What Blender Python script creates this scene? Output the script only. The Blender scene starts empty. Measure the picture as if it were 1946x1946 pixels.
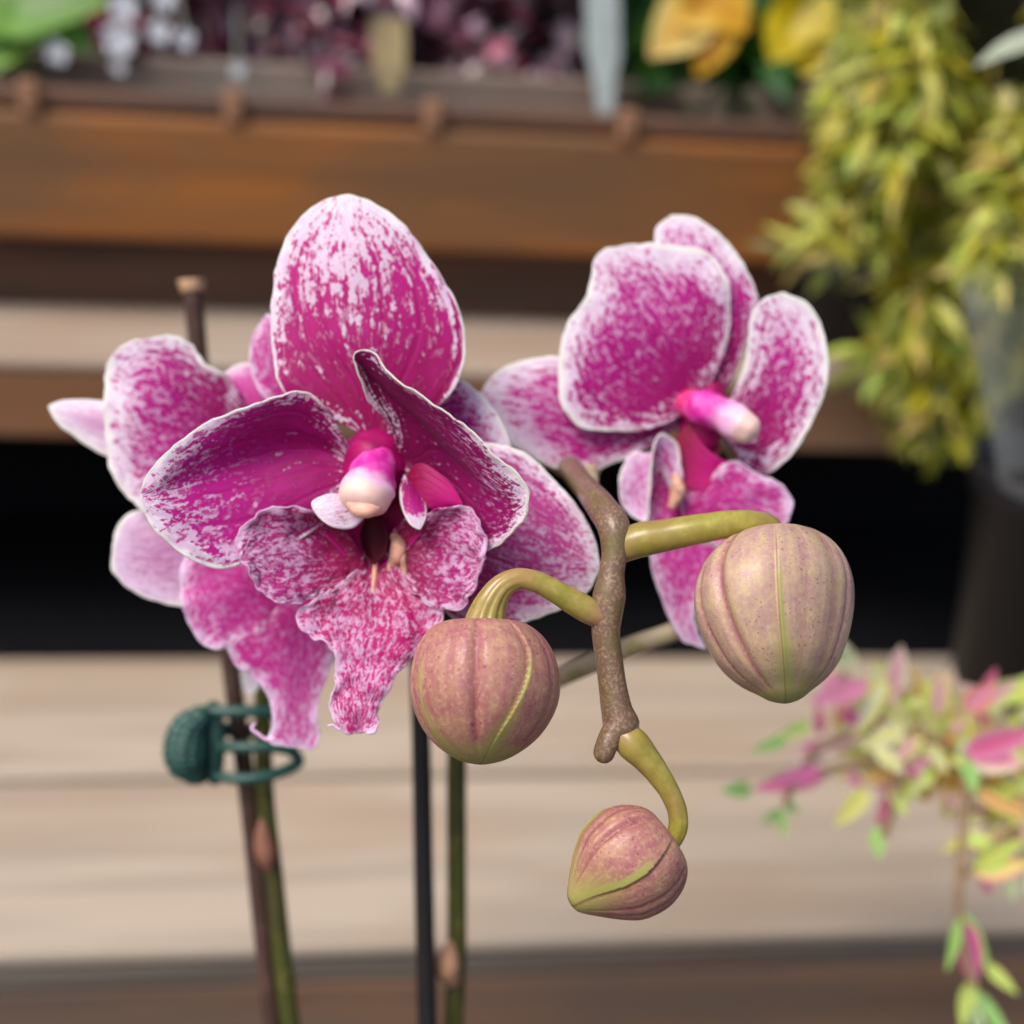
import bpy, math, random
import numpy as np
from mathutils import Vector, Matrix
rad = math.radians
random.seed(7); np.random.seed(7)
scene = bpy.context.scene
COL = scene.collection

# ------------------------------------------------------------------ camera
W = 1946.0
LENS = 42.0
F = LENS / 36.0 * W
C = Vector((0, 0, 1.25))
TH, RO = rad(25), rad(3.7)
FW = Vector((0, math.cos(TH), -math.sin(TH)))
R0 = Vector((1, 0, 0)); U0 = Vector((0, math.sin(TH), math.cos(TH)))
RT = R0 * math.cos(RO) + U0 * math.sin(RO)
UP = -R0 * math.sin(RO) + U0 * math.cos(RO)
D0 = 0.18                       # metres to the plane of the buds
S = D0 / F                      # metres per photo pixel at that distance

cam = bpy.data.cameras.new('camera'); camo = bpy.data.objects.new('camera', cam)
COL.objects.link(camo); scene.camera = camo
M = Matrix.Identity(4)
for i in range(3):
    M[i][0] = RT[i]; M[i][1] = UP[i]; M[i][2] = -FW[i]; M[i][3] = C[i]
camo.matrix_world = M
cam.lens = LENS; cam.sensor_width = 36; cam.clip_start = 0.01; cam.clip_end = 100
cam.dof.use_dof = True; cam.dof.focus_distance = D0 - 70 * S; cam.dof.aperture_fstop = LENS / 4.8
cam.dof.aperture_blades = 0

# ------------------------------------------------------------------ world and sun (overcast)
world = bpy.data.worlds.new('World'); scene.world = world; world.use_nodes = True
nt = world.node_tree; bg = nt.nodes['Background']
sky = nt.nodes.new('ShaderNodeTexSky'); sky.sky_type = 'NISHITA'; sky.sun_disc = False
SUN_EL, SUN_AZ = rad(58), rad(-132)     # azimuth measured from +Y clockwise: behind the camera, to the left
sky.sun_elevation = SUN_EL; sky.sun_rotation = SUN_AZ
sky.air_density = 1.0; sky.dust_density = 4.0; sky.ozone_density = 1.0
nt.links.new(sky.outputs[0], bg.inputs[0]); bg.inputs[1].default_value = 0.10
sun = bpy.data.lights.new('sun', 'SUN'); suno = bpy.data.objects.new('sun', sun); COL.objects.link(suno)
sun.energy = 1.5; sun.angle = rad(30); sun.color = (1, 0.96, 0.9)
sd = Vector((math.sin(SUN_AZ) * math.cos(SUN_EL), math.cos(SUN_AZ) * math.cos(SUN_EL), math.sin(SUN_EL)))
suno.rotation_euler = sd.to_track_quat('Z', 'Y').to_euler()
vs = scene.view_settings; vs.view_transform = 'Standard'; vs.look = 'None'; vs.gamma = 1; vs.exposure = 0.78
scene.render.engine = 'CYCLES'

# ------------------------------------------------------------------ helpers
def ray(x, y):
    return FW + RT * ((x - W / 2) / F) - UP * ((y - W / 2) / F)
def PD(x, y, D): return C + ray(x, y) * D
def P(x, y, z): return PD(x, y, D0 + z * S)
def lin(r, g, b):
    f = lambda c: (c / 255 / 12.92) if c / 255 <= 0.04045 else ((c / 255 + 0.055) / 1.055) ** 2.4
    return (f(r), f(g), f(b), 1)

def tag(o, label=None, cat=None, group=None, kind=None):
    if label: o['label'] = label
    if cat: o['category'] = cat
    if group: o['group'] = group
    if kind: o['kind'] = kind
    return o
def empty(name, loc=(0, 0, 0), parent=None, label=None, cat=None, group=None):
    o = bpy.data.objects.new(name, None); o.empty_display_size = 0.01
    COL.objects.link(o); o.location = loc
    if parent: o.parent = parent; o.location = Vector(loc) - wloc(parent)
    return tag(o, label, cat, group)
def wloc(o):
    v = Vector(o.location)
    while o.parent: o = o.parent; v += Vector(o.location)
    return v
def mesh(name, verts, faces, mat, parent=None, smooth=True, attrs=None, uv=None, col=None):
    me = bpy.data.meshes.new(name)
    me.from_pydata([tuple(v) for v in verts], [], [tuple(f) for f in faces]); me.update()
    if smooth: me.polygons.foreach_set('use_smooth', [True] * len(me.polygons))
    for k, vals in (attrs or {}).items():
        a = me.attributes.new(k, 'FLOAT', 'POINT'); a.data.foreach_set('value', [float(x) for x in vals])
    if uv is not None:
        a = me.attributes.new('pl', 'FLOAT_VECTOR', 'POINT')
        a.data.foreach_set('vector', np.array(uv, dtype=np.float32).ravel())
    if col is not None:
        a = me.attributes.new('col', 'FLOAT_COLOR', 'POINT')
        a.data.foreach_set('color', np.array(col, dtype=np.float32).ravel())
    me.materials.append(mat)
    o = bpy.data.objects.new(name, me); COL.objects.link(o)
    if parent:
        o.parent = parent; o.location = -wloc(parent)
    return o
def spline(pts, n, uniform=False, ts=None):
    p = np.array(pts, dtype=float); k = len(p)
    if uniform: s = np.arange(k, dtype=float)
    else: s = np.concatenate([[0], np.cumsum(np.maximum(np.linalg.norm(np.diff(p[:, :3], axis=0), axis=1), 1e-6))])
    t = (np.linspace(0, 1, n) if ts is None else np.array(ts)) * s[-1]
    m = np.zeros_like(p)
    d = np.diff(p, axis=0) / np.diff(s)[:, None]
    if k == 2: m[:] = d[0]
    else:
        h = np.diff(s)
        m[1:-1] = (d[:-1] * h[1:, None] + d[1:] * h[:-1, None]) / (h[:-1] + h[1:])[:, None]
        m[0] = d[0]*1.5 - m[1]*.5; m[-1] = d[-1]*1.5 - m[-2]*.5
    i = np.clip(np.searchsorted(s, t, side='right') - 1, 0, k - 2)
    h = (s[i + 1] - s[i]); x = ((t - s[i]) / h)[:, None]; h = h[:, None]
    return ((2*x**3-3*x**2+1)*p[i] + (x**3-2*x**2+x)*h*m[i] + (-2*x**3+3*x**2)*p[i+1] + (x**3-x**2)*h*m[i+1])

from mathutils import noise as mn
def loft(name, rows, mat, parent, nu=64, nv=41, ruffle=0, rfreq=0.02, thick=4, wav=0, u0=0.0, u1=1.0, seed=0):
    """surface through longitudinal curves given in photo pixels plus depth (all share base and tip)"""
    tt = np.linspace(u0, u1, nu)
    R = np.array([spline(r, nu, ts=tt) for r in rows])           # rows,nu,3
    G = np.zeros((nv, nu, 3))
    for j in range(nu):
        G[:, j] = spline(R[:, j], nv, uniform=True)
    # normals in pixel space
    du = np.gradient(G, axis=1); dv = np.gradient(G, axis=0)
    N = np.cross(du, dv); ln = np.linalg.norm(N, axis=2, keepdims=True); N = N / np.maximum(ln, 1e-6)
    bnd = np.concatenate([G[0, :], G[-1, :], G[:, -1]])
    flat = G.reshape(-1, 3)
    ed = np.array([np.min(np.linalg.norm(bnd - p, axis=1)) for p in flat]).reshape(nv, nu)
    if ruffle:
        for i in range(nv):
            for j in range(nu):
                p = G[i, j]
                w = math.exp(-ed[i, j] / 28.0)
                n = mn.noise(Vector((p[0] * rfreq + seed * 7.3, p[1] * rfreq, p[2] * rfreq)))
                n2 = mn.noise(Vector((p[0] * rfreq * .45 + seed * 3.1, p[1] * rfreq * .45, 5)))
                n3 = mn.noise(Vector((p[0] * .055, p[1] * .055, seed + 9.)))
                n4 = mn.noise(Vector((p[0] * .12, p[1] * .12, seed + 4.)))
                G[i, j] = p + N[i, j] * ruffle * (n * w * 1.3 + n2 * 1.0 + n4 * w * .35) + np.array([n3, mn.noise(Vector((p[0] * .055, p[1] * .055, seed + 31.))), 0]) * w * ruffle * .55 * min(1, j / 12)
    mid = G[nv // 2]
    L = np.concatenate([[0], np.cumsum(np.linalg.norm(np.diff(mid, axis=0), axis=1))])
    vv = np.linspace(-1, 1, nv)
    verts = []; uv = []; U = []; V = []; E = []; FX = []
    Wm = max(np.linalg.norm(G[0, j] - mid[j]) + np.linalg.norm(G[-1, j] - mid[j]) for j in range(nu)) / 2
    for i in range(nv):
        for j in range(nu):
            verts.append(P(*G[i, j]))
            w = np.linalg.norm(G[i, j] - mid[j]) * (1 if vv[i] > 0 else -1)
            uv.append((w * .01, L[j] * .01, seed * 3.7)); FX.append(vv[i] * Wm * .01); U.append(tt[j]); V.append(vv[i]); E.append(ed[i, j])
    faces = [(i*nu+j, i*nu+j+1, (i+1)*nu+j+1, (i+1)*nu+j) for i in range(nv-1) for j in range(nu-1)]
    o = mesh(name, verts, faces, mat, parent, attrs={'u': U, 'v': V, 'edge': E, 'fan': FX}, uv=uv)
    m = o.modifiers.new('solid', 'SOLIDIFY'); m.thickness = thick * S; m.offset = 0
    b = o.modifiers.new('sub', 'SUBSURF'); b.levels = 1; b.render_levels = 1
    return o

def tube(name, pts, mat, parent=None, n=60, seg=28, ridge=None, caps=True, bump=0.0, seed=0, capf=1.0):
    """pts: x,y,z,r in photo pixels plus depth"""
    q = spline(pts, n)
    cs = [P(a[0], a[1], a[2]) for a in q]
    rs = [max(a[3], .3) * S * (1 + a[2] * S / D0) for a in q]
    verts = []; T = []; up = Vector((0.3, -1, 0.4)).normalized()
    ring = []
    def addring(c, r, t, u):
        nonlocal up
        side = t.cross(up).normalized(); up = side.cross(t).normalized()
        for k in range(seg):
            a = 2 * math.pi * k / seg
            rr = r
            if ridge: rr *= 1 + ridge(u, a)
            if bump: rr *= 1 + bump * mn.noise(Vector((math.cos(a)*1.3, math.sin(a)*1.3, u * 9 + seed)))
            verts.append(c + (side * math.cos(a) + up * math.sin(a)) * rr); T.append(u)
    tans = [(cs[min(i+1, n-1)] - cs[max(i-1, 0)]).normalized() for i in range(n)]
    seq = []
    if caps:
        for k in range(5):
            a = (k) / 5 * math.pi / 2
            seq.append((cs[0] - tans[0] * rs[0] * capf * math.cos(a), max(rs[0] * math.sin(a), rs[0]*.02), tans[0], 0))
    for i in range(n): seq.append((cs[i], rs[i], tans[i], i / (n - 1)))
    if caps:
        for k in range(4, -1, -1):
            a = (k) / 5 * math.pi / 2
            seq.append((cs[-1] + tans[-1] * rs[-1] * capf * math.cos(a), max(rs[-1] * math.sin(a), rs[-1]*.02), tans[-1], 1))
    for s_ in seq: addring(*s_)
    m = len(seq)
    faces = [(i*seg+k, i*seg+(k+1) % seg, (i+1)*seg+(k+1) % seg, (i+1)*seg+k) for i in range(m-1) for k in range(seg)]
    if caps:
        faces.append(tuple(range(seg-1, -1, -1))); faces.append(tuple((m-1)*seg+k for k in range(seg)))
    return mesh(name, verts, faces, mat, parent, attrs={'u': T})

def bud(name, A, B, prof, mat, parent, seams, grooves=(), nt_=130, nth=260, squash=1.0, gd=.05, shift=None, flip=1, sscale=1.0, flap=None):
    """body of three clasping sepals: axis A->B in pixels plus depth, prof = (t, radius)."""
    a = np.array(A, float); b = np.array(B, float); ax = (b - a); L = np.linalg.norm(ax); ax /= L
    f = np.array([0, 0, -1.0]) - ax * (-ax[2]); f /= np.linalg.norm(f)       # towards the viewer's side
    sd_ = np.cross(ax, f)
    pr = spline([(t * L, r, 0) for t, r in prof], nt_)
    verts = []; SE = []; TT = []; TH_ = []; GR = []
    for i in range(nt_):
        t = min(max(pr[i][0] / L, 0), 1); r = max(pr[i][1], .2)
        off = np.array([0., 0., 0.])
        if shift is not None:
            off = sd_ * shift(t)
        fade = min(1, (t + .10) * 5) * min(1, (1.02 - t) * 4)
        for k in range(nth):
            th = -math.pi + 2 * math.pi * k / nth
            rr = r; sdist = 9
            for (tf) in seams:
                s0 = tf(t)
                d = flip * ((th - s0 + math.pi) % (2 * math.pi) - math.pi)      # signed
                if abs(d) < abs(sdist): sdist = d
                # overlapping edge: raised on one side, stepping down sharply on the other
                if d < 0: rr += r * gd * .55 * fade * math.exp(d / .16)
                else: rr -= r * gd * fade * math.exp(-d / .10)
            g = 0
            for (gf, amt, wd) in grooves:
                d = (th - gf(t) + math.pi) % (2 * math.pi) - math.pi
                e = math.exp(-(d / wd) ** 2)
                rr -= r * amt * 1.7 * fade * e; g = max(g, math.exp(-(d / (wd * .7)) ** 2) * min(1, amt * 30))
            if flap:
                tb = flap(th)
                if tb is not None:
                    x_ = (t - tb) / .012
                    w_ = 1 / (1 + math.exp(-max(-30, min(30, x_)))) 
                    rr -= 4.5 * w_ * math.exp(-max(0, t - tb) * 9) - 1.5 * math.exp(-((t - tb + .02) / .02) ** 2); g = max(g, .6 * math.exp(-((t - tb - .01) / .015) ** 2))
            rr *= 1 + .030 * mn.noise(Vector((math.cos(th) * 1.6, math.sin(th) * 1.6, t * 2.4 + A[0] * .013))) + .012 * math.cos(3 * th + A[0])
            p = a + ax * (t * L) + off + (f * math.cos(th) * squash + sd_ * math.sin(th)) * rr
            verts.append(P(*p)); SE.append(sdist * r * sscale); TT.append(t); TH_.append(th); GR.append(g)
    faces = [(i*nth+k, i*nth+(k+1) % nth, (i+1)*nth+(k+1) % nth, (i+1)*nth+k) for i in range(nt_-1) for k in range(nth)]
    faces.append(tuple(range(nth-1, -1, -1))); faces.append(tuple((nt_-1)*nth+k for k in range(nth)))
    return mesh(name, verts, faces, mat, parent, attrs={'seam': SE, 'u': TT, 'th': TH_, 'groove': GR})

# ------------------------------------------------------------------ materials
class N:
    def __init__(s, name):
        s.m = bpy.data.materials.new(name); s.m.use_nodes = True; s.t = s.m.node_tree
        s.b = s.t.nodes['Principled BSDF']; s.out = s.t.nodes['Material Output']
    def n(s, kind, **kw):
        x = s.t.nodes.new('ShaderNode' + kind)
        for k, v in kw.items():
            if hasattr(x, k) and k not in x.inputs: setattr(x, k, v)
            else: s.set(x.inputs[k], v)
        return x
    def set(s, inp, v):
        if hasattr(v, 'links') or isinstance(v, bpy.types.NodeSocket): s.t.links.new(v, inp)
        else: inp.default_value = v
    def math(s, op, a, b=None, c=None, clamp=False):
        x = s.t.nodes.new('ShaderNodeMath'); x.operation = op; x.use_clamp = clamp
        for i, v in enumerate((a, b, c)):
            if v is not None: s.set(x.inputs[i], v)
        return x.outputs[0]
    def mix(s, f, a, b, mode='MIX'):
        x = s.t.nodes.new('ShaderNodeMix'); x.data_type = 'RGBA'; x.blend_type = mode
        s.set(x.inputs[0], f); s.set(x.inputs[6], a); s.set(x.inputs[7], b); return x.outputs[2]
    def attr(s, name, out='Fac'):
        x = s.t.nodes.new('ShaderNodeAttribute'); x.attribute_name = name; return x.outputs[out]
    def step(s, x, lo, hi, a=0.0, b=1.0):
        m = s.t.nodes.new('ShaderNodeMapRange'); m.interpolation_type = 'SMOOTHSTEP'
        s.set(m.inputs[0], x); s.set(m.inputs[1], lo); s.set(m.inputs[2], hi); s.set(m.inputs[3], a); s.set(m.inputs[4], b)
        return m.outputs[0]
    def vscale(s, v, sc):
        m = s.t.nodes.new('ShaderNodeMapping'); s.set(m.inputs[0], v); m.inputs['Scale'].default_value = sc; return m.outputs[0]
    def noise(s, v, scale, detail=3, rough=.5, out=0, dist=0):
        x = s.t.nodes.new('ShaderNodeTexNoise'); s.set(x.inputs['Vector'], v); x.inputs['Scale'].default_value = scale
        x.inputs['Detail'].default_value = detail; x.inputs['Roughness'].default_value = rough
        x.inputs['Distortion'].default_value = dist
        return x.outputs[out]
    def bump(s, h, st, dist):
        x = s.t.nodes.new('ShaderNodeBump'); x.inputs['Strength'].default_value = st; x.inputs['Distance'].default_value = dist
        s.set(x.inputs['Height'], h); s.t.links.new(x.outputs[0], s.b.inputs['Normal']); return x.outputs[0]
    def math_warp(s, v, n):
        c = s.t.nodes.new('ShaderNodeCombineXYZ'); s.set(c.inputs[0], n); s.set(c.inputs[1], s.math('MULTIPLY', n, -.7))
        x = s.t.nodes.new('ShaderNodeVectorMath'); x.operation = 'MULTIPLY_ADD'; s.set(x.inputs[0], c.outputs[0]); x.inputs[1].default_value = (.35, .35, 0); s.set(x.inputs[2], v)
        return x.outputs[0]
    def translucent(s, col, f, normal=None):
        t = s.t.nodes.new('ShaderNodeBsdfTranslucent'); s.set(t.inputs[0], col)
        if normal is not None: s.set(t.inputs[1], normal)
        mx = s.t.nodes.new('ShaderNodeMixShader'); mx.inputs[0].default_value = f
        s.t.links.new(s.b.outputs[0], mx.inputs[1]); s.t.links.new(t.outputs[0], mx.inputs[2])
        s.t.links.new(mx.outputs[0], s.out.inputs[0])

WHITE = lin(250, 240, 249); LILAC = lin(236, 204, 232); MAG = lin(200, 30, 150); DEEP = lin(156, 0, 98); RIM = lin(248, 244, 240)

def petal_mat(name, solid=.45, fade=.5, dens=.5, white=WHITE, mag=MAG, deep=DEEP, rim=9, soft=.05, scale=1.0, stretch=.38, vein=.3, rimcol=RIM, emax=60, bias=0.0, tr=.32, rimu=.14, inner=(.72, .42, .66, 1), wsa=.75):
    k = N(name)
    u = k.attr('u'); v = k.attr('v'); e = k.attr('edge'); pl = k.attr('pl', 'Vector')
    sx = k.t.nodes.new('ShaderNodeSeparateXYZ'); k.t.links.new(pl, sx.inputs[0])
    cb = k.t.nodes.new('ShaderNodeCombineXYZ'); k.set(cb.inputs[0], k.attr('fan')); k.t.links.new(sx.outputs[1], cb.inputs[1]); k.t.links.new(sx.outputs[2], cb.inputs[2])
    fan = cb.outputs[0]
    n1 = k.noise(k.vscale(fan, (1, stretch, 1)), 12 * scale, 1.8, .5, dist=.3)      # streaks running with the veins
    n2 = k.noise(k.vscale(pl, (1, .8, 1)), 21 * scale, 1.4, .5)                     # small round spots
    big = k.noise(pl, 1.1 * scale, 2, .5)
    nn = k.math('ADD', k.math('MULTIPLY', n1, .58), k.math('MULTIPLY', n2, .42))
    # coverage: solid near the base, thinning outwards and towards the margin
    cov = k.step(u, solid, solid + fade, .86, dens)
    cov = k.math('ADD', cov, k.math('MULTIPLY', k.math('SUBTRACT', big, .5), .5))
    em = k.step(e, rim * .7, emax, -.30, .04)
    cov = k.math('ADD', cov, em)
    # veins running lengthwise
    wv = k.math('ABSOLUTE', k.math('SINE', k.math('ADD', k.math('MULTIPLY', v, 9.42), k.math('MULTIPLY', k.noise(pl, 1.6, 1), .8))))
    ve = k.math('MULTIPLY', k.math('SUBTRACT', 1.0, k.step(wv, 0.0, .34)), k.step(u, .35, .95, 1, 0))
    cov = k.math('ADD', cov, k.math('MULTIPLY', ve, vein))
    cov = k.math('ADD', cov, bias)
    thr = k.math('ADD', k.math('MULTIPLY', k.math('SUBTRACT', cov, .5), .40), .5)
    f = k.step(k.math('SUBTRACT', thr, nn), -soft, soft)
    wn = k.noise(k.vscale(fan, (1, stretch * 1.2, 1)), 24 * scale, 1.5, .5)
    ws = k.math('MULTIPLY', k.step(k.math('ADD', wn, k.math('MULTIPLY', k.math('SUBTRACT', n1, .5), .5)), .56, .66), k.step(u, solid - .05, solid + .35, 0, wsa))
    f = k.math('MULTIPLY', f, k.math('SUBTRACT', 1.0, ws))
    vo = k.t.nodes.new('ShaderNodeTexVoronoi'); k.set(vo.inputs['Vector'], k.vscale(k.math_warp(pl, n1), (1, .6, 1))); vo.inputs['Scale'].default_value = 7.2 * scale
    sr = k.math('ADD', k.math('MULTIPLY', k.math('SUBTRACT', n2, .40), 1.3), k.math('MULTIPLY', dens, .20))
    sp = k.step(k.math('SUBTRACT', vo.outputs['Distance'], sr), -.07, .07, 1, 0)
    f = k.math('MAXIMUM', f, k.math('MULTIPLY', sp, k.step(soft, .06, .2, .85, .35)))
    rn = k.math('ADD', k.math('MULTIPLY', k.math('SUBTRACT', n2, .5), rim * 1.1 + 4), k.math('MULTIPLY', k.math('SUBTRACT', big, .5), rim * 2.2))
    rimm = k.step(k.math('ADD', e, rn), rim * .25, rim * 1.15)
    rimm = k.math('MAXIMUM', rimm, k.step(u, rimu, rimu + .16, 1, 0))
    f = k.math('MULTIPLY', f, rimm)
    dp = k.math('ADD', k.step(u, .05, .75, .95, .15), k.math('MULTIPLY', k.math('SUBTRACT', n1, .5), 1.0), clamp=True)
    dp = k.math('MAXIMUM', dp, k.math('MULTIPLY', ve, .75))
    mg = k.mix(dp, mag, deep)
    wh = k.mix(k.step(n1, .42, .66), white, LILAC)
    wh = k.mix(k.math('MULTIPLY', k.step(e, rim * 1.2, emax * 1.5), k.step(u, .99, .55)), wh, inner)
    wh = k.mix(rimm, rimcol, wh)
    col = k.mix(f, wh, mg)
    k.t.links.new(col, k.b.inputs['Base Color'])
    k.b.inputs['Roughness'].default_value = .52
    k.b.inputs['Specular IOR Level'].default_value = .25
    k.b.inputs['Sheen Weight'].default_value = .05
    k.b.inputs['Subsurface Weight'].default_value = .12
    k.b.inputs['Subsurface Radius'].default_value = (.0012, .0006, .0009)
    k.b.inputs['Subsurface Scale'].default_value = 1
    h = k.math('ADD', k.math('MULTIPLY', k.noise(pl, 60, 2), .5), k.math('MULTIPLY', ve, -1.2))
    h = k.math('ADD', h, k.math('MULTIPLY', n1, .7))
    nb = k.bump(h, .45, .00016)
    k.translucent(col, tr, nb)
    return k.m

def simple(name, col, rough=.5, spec=.5, var=.15, scale=200, bump=0, sss=0):
    k = N(name); tc = k.t.nodes.new('ShaderNodeTexCoord').outputs['Object']
    n = k.noise(tc, scale, 4, .6)
    c = k.mix(k.step(n, .3, .7), tuple(x * (1 - var) for x in col[:3]) + (1,), tuple(min(1, x * (1 + var)) for x in col[:3]) + (1,))
    k.t.links.new(c, k.b.inputs['Base Color']); k.b.inputs['Roughness'].default_value = rough
    k.b.inputs['Specular IOR Level'].default_value = spec
    if bump: k.bump(n, .5, bump)
    return k.m

def bud_mat(name, pink, tan, seamc, bot=.75):
    k = N(name); tc = k.t.nodes.new('ShaderNodeTexCoord').outputs['Object']
    u = k.attr('u'); se = k.attr('seam'); g = k.attr('groove'); th = k.attr('th')
    cmb = k.t.nodes.new('ShaderNodeCombineXYZ'); k.t.links.new(th, cmb.inputs[0]); k.t.links.new(u, cmb.inputs[1])
    streak = k.noise(k.vscale(cmb.outputs[0], (9, 1.1, 1)), 1.0, 4, .6)
    blot = k.noise(tc, 420, 4, .65)
    f = k.math('ADD', k.math('MULTIPLY', streak, .45), k.math('MULTIPLY', blot, .55))
    c = k.mix(k.step(f, .34, .68), pink, tan)
    c = k.mix(k.math('MULTIPLY', g, .7), c, lin(146, 74, 84))
    fine = k.noise(tc, 1500, 3, .6)
    c = k.mix(k.step(fine, .48, .72, 0, .30), c, lin(222, 192, 164))
    dots = k.noise(tc, 2300, 1, .5)
    dm = k.noise(tc, 300, 2, .5)
    dd = k.step(k.math('ADD', dots, k.math('MULTIPLY', dm, .3)), .82, .87)
    c = k.mix(k.math('MULTIPLY', dd, .65), c, lin(120, 40, 66))
    ase = k.math('ABSOLUTE', k.math('ADD', se, k.math('ADD', 3.2, k.math('MULTIPLY', k.math('SUBTRACT', blot, .5), 5))))
    sm = k.math('MULTIPLY', k.step(ase, 2.5, 5.5, 1, 0), k.step(u, .22, .42))
    sm = k.math('MAXIMUM', sm, k.math('MULTIPLY', k.step(ase, 5, k.math('ADD', 8, k.math('MULTIPLY', u, 30)), .8, 0), k.step(u, .5, .9)))
    sm = k.math('MAXIMUM', sm, k.step(k.math('ADD', u, k.math('MULTIPLY', k.math('SUBTRACT', blot, .5), .25)), .86, .99, 0, .85))
    c = k.mix(sm, c, seamc)
    line = k.math('MULTIPLY', k.step(k.math('ABSOLUTE', k.math('SUBTRACT', se, 1.2)), .4, 2.0, .55, 0), k.step(u, .02, .2))
    c = k.mix(line, c, lin(112, 62, 52))
    k.t.links.new(c, k.b.inputs['Base Color'])
    k.b.inputs['Roughness'].default_value = .43
    k.b.inputs['Specular IOR Level'].default_value = .5
    k.b.inputs['Subsurface Weight'].default_value = .15
    k.b.inputs['Subsurface Radius'].default_value = (.0015, .0009, .0006); k.b.inputs['Subsurface Scale'].default_value = 1
    k.bump(k.math('ADD', fine, k.math('MULTIPLY', streak, 1.5)), .35, .00012)
    return k.m

def stem_mat(name, c1, c2, c3=None, rough=.38, sp=900, endc=None, e0=.0, e1=.3, thr=(.5, .62), spec=.5):
    k = N(name); tc = k.t.nodes.new('ShaderNodeTexCoord').outputs['Object']; u = k.attr('u')
    n = k.noise(tc, sp, 3, .6); b = k.noise(tc, sp * .16, 3, .5)
    c = k.mix(k.step(n, *thr), c1, c2)
    if c3: c = k.mix(k.step(b, .42, .66, 0, .7), c, c3)
    if endc: c = k.mix(k.step(k.math('ADD', u, k.math('MULTIPLY', k.math('SUBTRACT', b, .5), .3)), e0, e1, .85, 0), c, endc)
    k.t.links.new(c, k.b.inputs['Base Color']); k.b.inputs['Roughness'].default_value = rough
    k.b.inputs['Specular IOR Level'].default_value = spec
    k.b.inputs['Subsurface Weight'].default_value = .1
    k.b.inputs['Subsurface Radius'].default_value = (.001, .0008, .0003); k.b.inputs['Subsurface Scale'].default_value = 1
    k.bump(n, .3, .00012)
    return k.m

def leaf_mat(name, tr=.3, rough=.4, spec=.5, dk=.35):
    k = N(name); c = k.attr('col', 'Color'); tc = k.t.nodes.new('ShaderNodeTexCoord').outputs['Object']
    n = k.noise(tc, 250, 3, .6)
    cc = k.mix(k.step(n, .35, .7, 0, dk), c, (.03, .05, .01, 1), 'MIX')
    k.t.links.new(cc, k.b.inputs['Base Color']); k.b.inputs['Roughness'].default_value = rough
    k.b.inputs['Specular IOR Level'].default_value = spec
    k.translucent(cc, tr); return k.m

def wood_mat(name, ca, cb, cc, gx=1.0, gs=.6, rough=.6, blot=.5, spec=.3):
    k = N(name); tc = k.t.nodes.new('ShaderNodeTexCoord').outputs['Object']
    g = k.noise(k.vscale(tc, (3 * gx, 60, 60)), 2.2 * gs, 5, .6, dist=.6)
    fine = k.noise(k.vscale(tc, (6, 260, 260)), 2.0 * gs, 4, .6)
    b = k.noise(k.vscale(tc, (5, 14, 14)), 1.6, 3, .5, dist=.3)
    c = k.mix(k.step(g, .36, .64), ca, cb)
    c = k.mix(k.math('MULTIPLY', k.step(b, .42, .66), blot), c, cc)
    c = k.mix(k.step(fine, .6, .8, 0, .2), c, tuple(x * .45 for x in cb[:3]) + (1,))
    k.t.links.new(c, k.b.inputs['Base Color']); k.b.inputs['Roughness'].default_value = rough
    k.b.inputs['Specular IOR Level'].default_value = spec
    k.bump(k.math('ADD', g, fine), .4, .0008)
    return k.m

# ================================================================== THE BENCH
PHI = rad(7.2)
E = Vector((math.cos(PHI), math.sin(PHI), 0)); Q = Vector((-math.sin(PHI), math.cos(PHI), 0))
def hit_z(x, y, z):
    r = ray(x, y); t = (z - C.z) / r.z; return C + r * t
def q_of(p): return (p - C).dot(Q)
def a_of(p): return (p - C).dot(E)
def hit_q(x, y, q):
    r = ray(x, y); t = q / r.dot(Q); return C + r * t
XC = 966
zl = C.z - .29
ql0 = q_of(hit_z(XC, 1782, zl)); qls = q_of(hit_z(XC, 1466, zl)); ql1 = q_of(hit_z(XC, 1246, zl))
qm0 = ql1 + .012
zm = hit_q(XC, 702, qm0).z; zmb = hit_q(XC, 848, qm0).z
qm1 = q_of(hit_z(XC, 606, zm))
qu0 = qm1 - .022
zu = hit_q(XC, 253, qu0).z; zub = hit_q(XC, 486, qu0).z
qu1 = q_of(hit_z(XC, 170, zu))
bench = empty('display_bench', C + E * 0 + Q * ql0 - Vector((0, 0, C.z)), None,
              'stepped wooden display bench of weathered and brown stained boards behind the orchid', 'bench')
def board(name, a0, a1, q0, q1, z0, z1, mat, bev=.0015, parent=None, label=None):
    hx, hy, hz = (a1 - a0) / 2, (q1 - q0) / 2, (z1 - z0) / 2
    v = [(sx * hx, sy * hy, sz * hz) for sx in (-1, 1) for sy in (-1, 1) for sz in (-1, 1)]
    f = [(0, 1, 3, 2), (4, 6, 7, 5), (0, 4, 5, 1), (2, 3, 7, 6), (0, 2, 6, 4), (1, 5, 7, 3)]
    parent = parent or bench
    o = mesh(name, v, f, mat, None, smooth=False)
    o.parent = parent
    o.location = C + E * (a0 + hx) + Q * (q0 + hy) + Vector((0, 0, z0 + hz - C.z)) - wloc(parent)
    o.rotation_euler = (0, 0, PHI)
    b = o.modifiers.new('bev', 'BEVEL'); b.width = bev; b.segments = 2
    if label: o['label'] = label
    return o
pale = wood_mat('pale_weathered_wood', lin(178, 163, 145), lin(160, 145, 129), lin(164, 141, 118), blot=.5)
palem = wood_mat('pale_step_wood', lin(172, 158, 142), lin(152, 136, 122), lin(160, 134, 112), blot=.5)
greyf = wood_mat('grey_edge_wood', lin(120, 110, 100), lin(100, 91, 83), lin(112, 90, 74), blot=.6)
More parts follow.
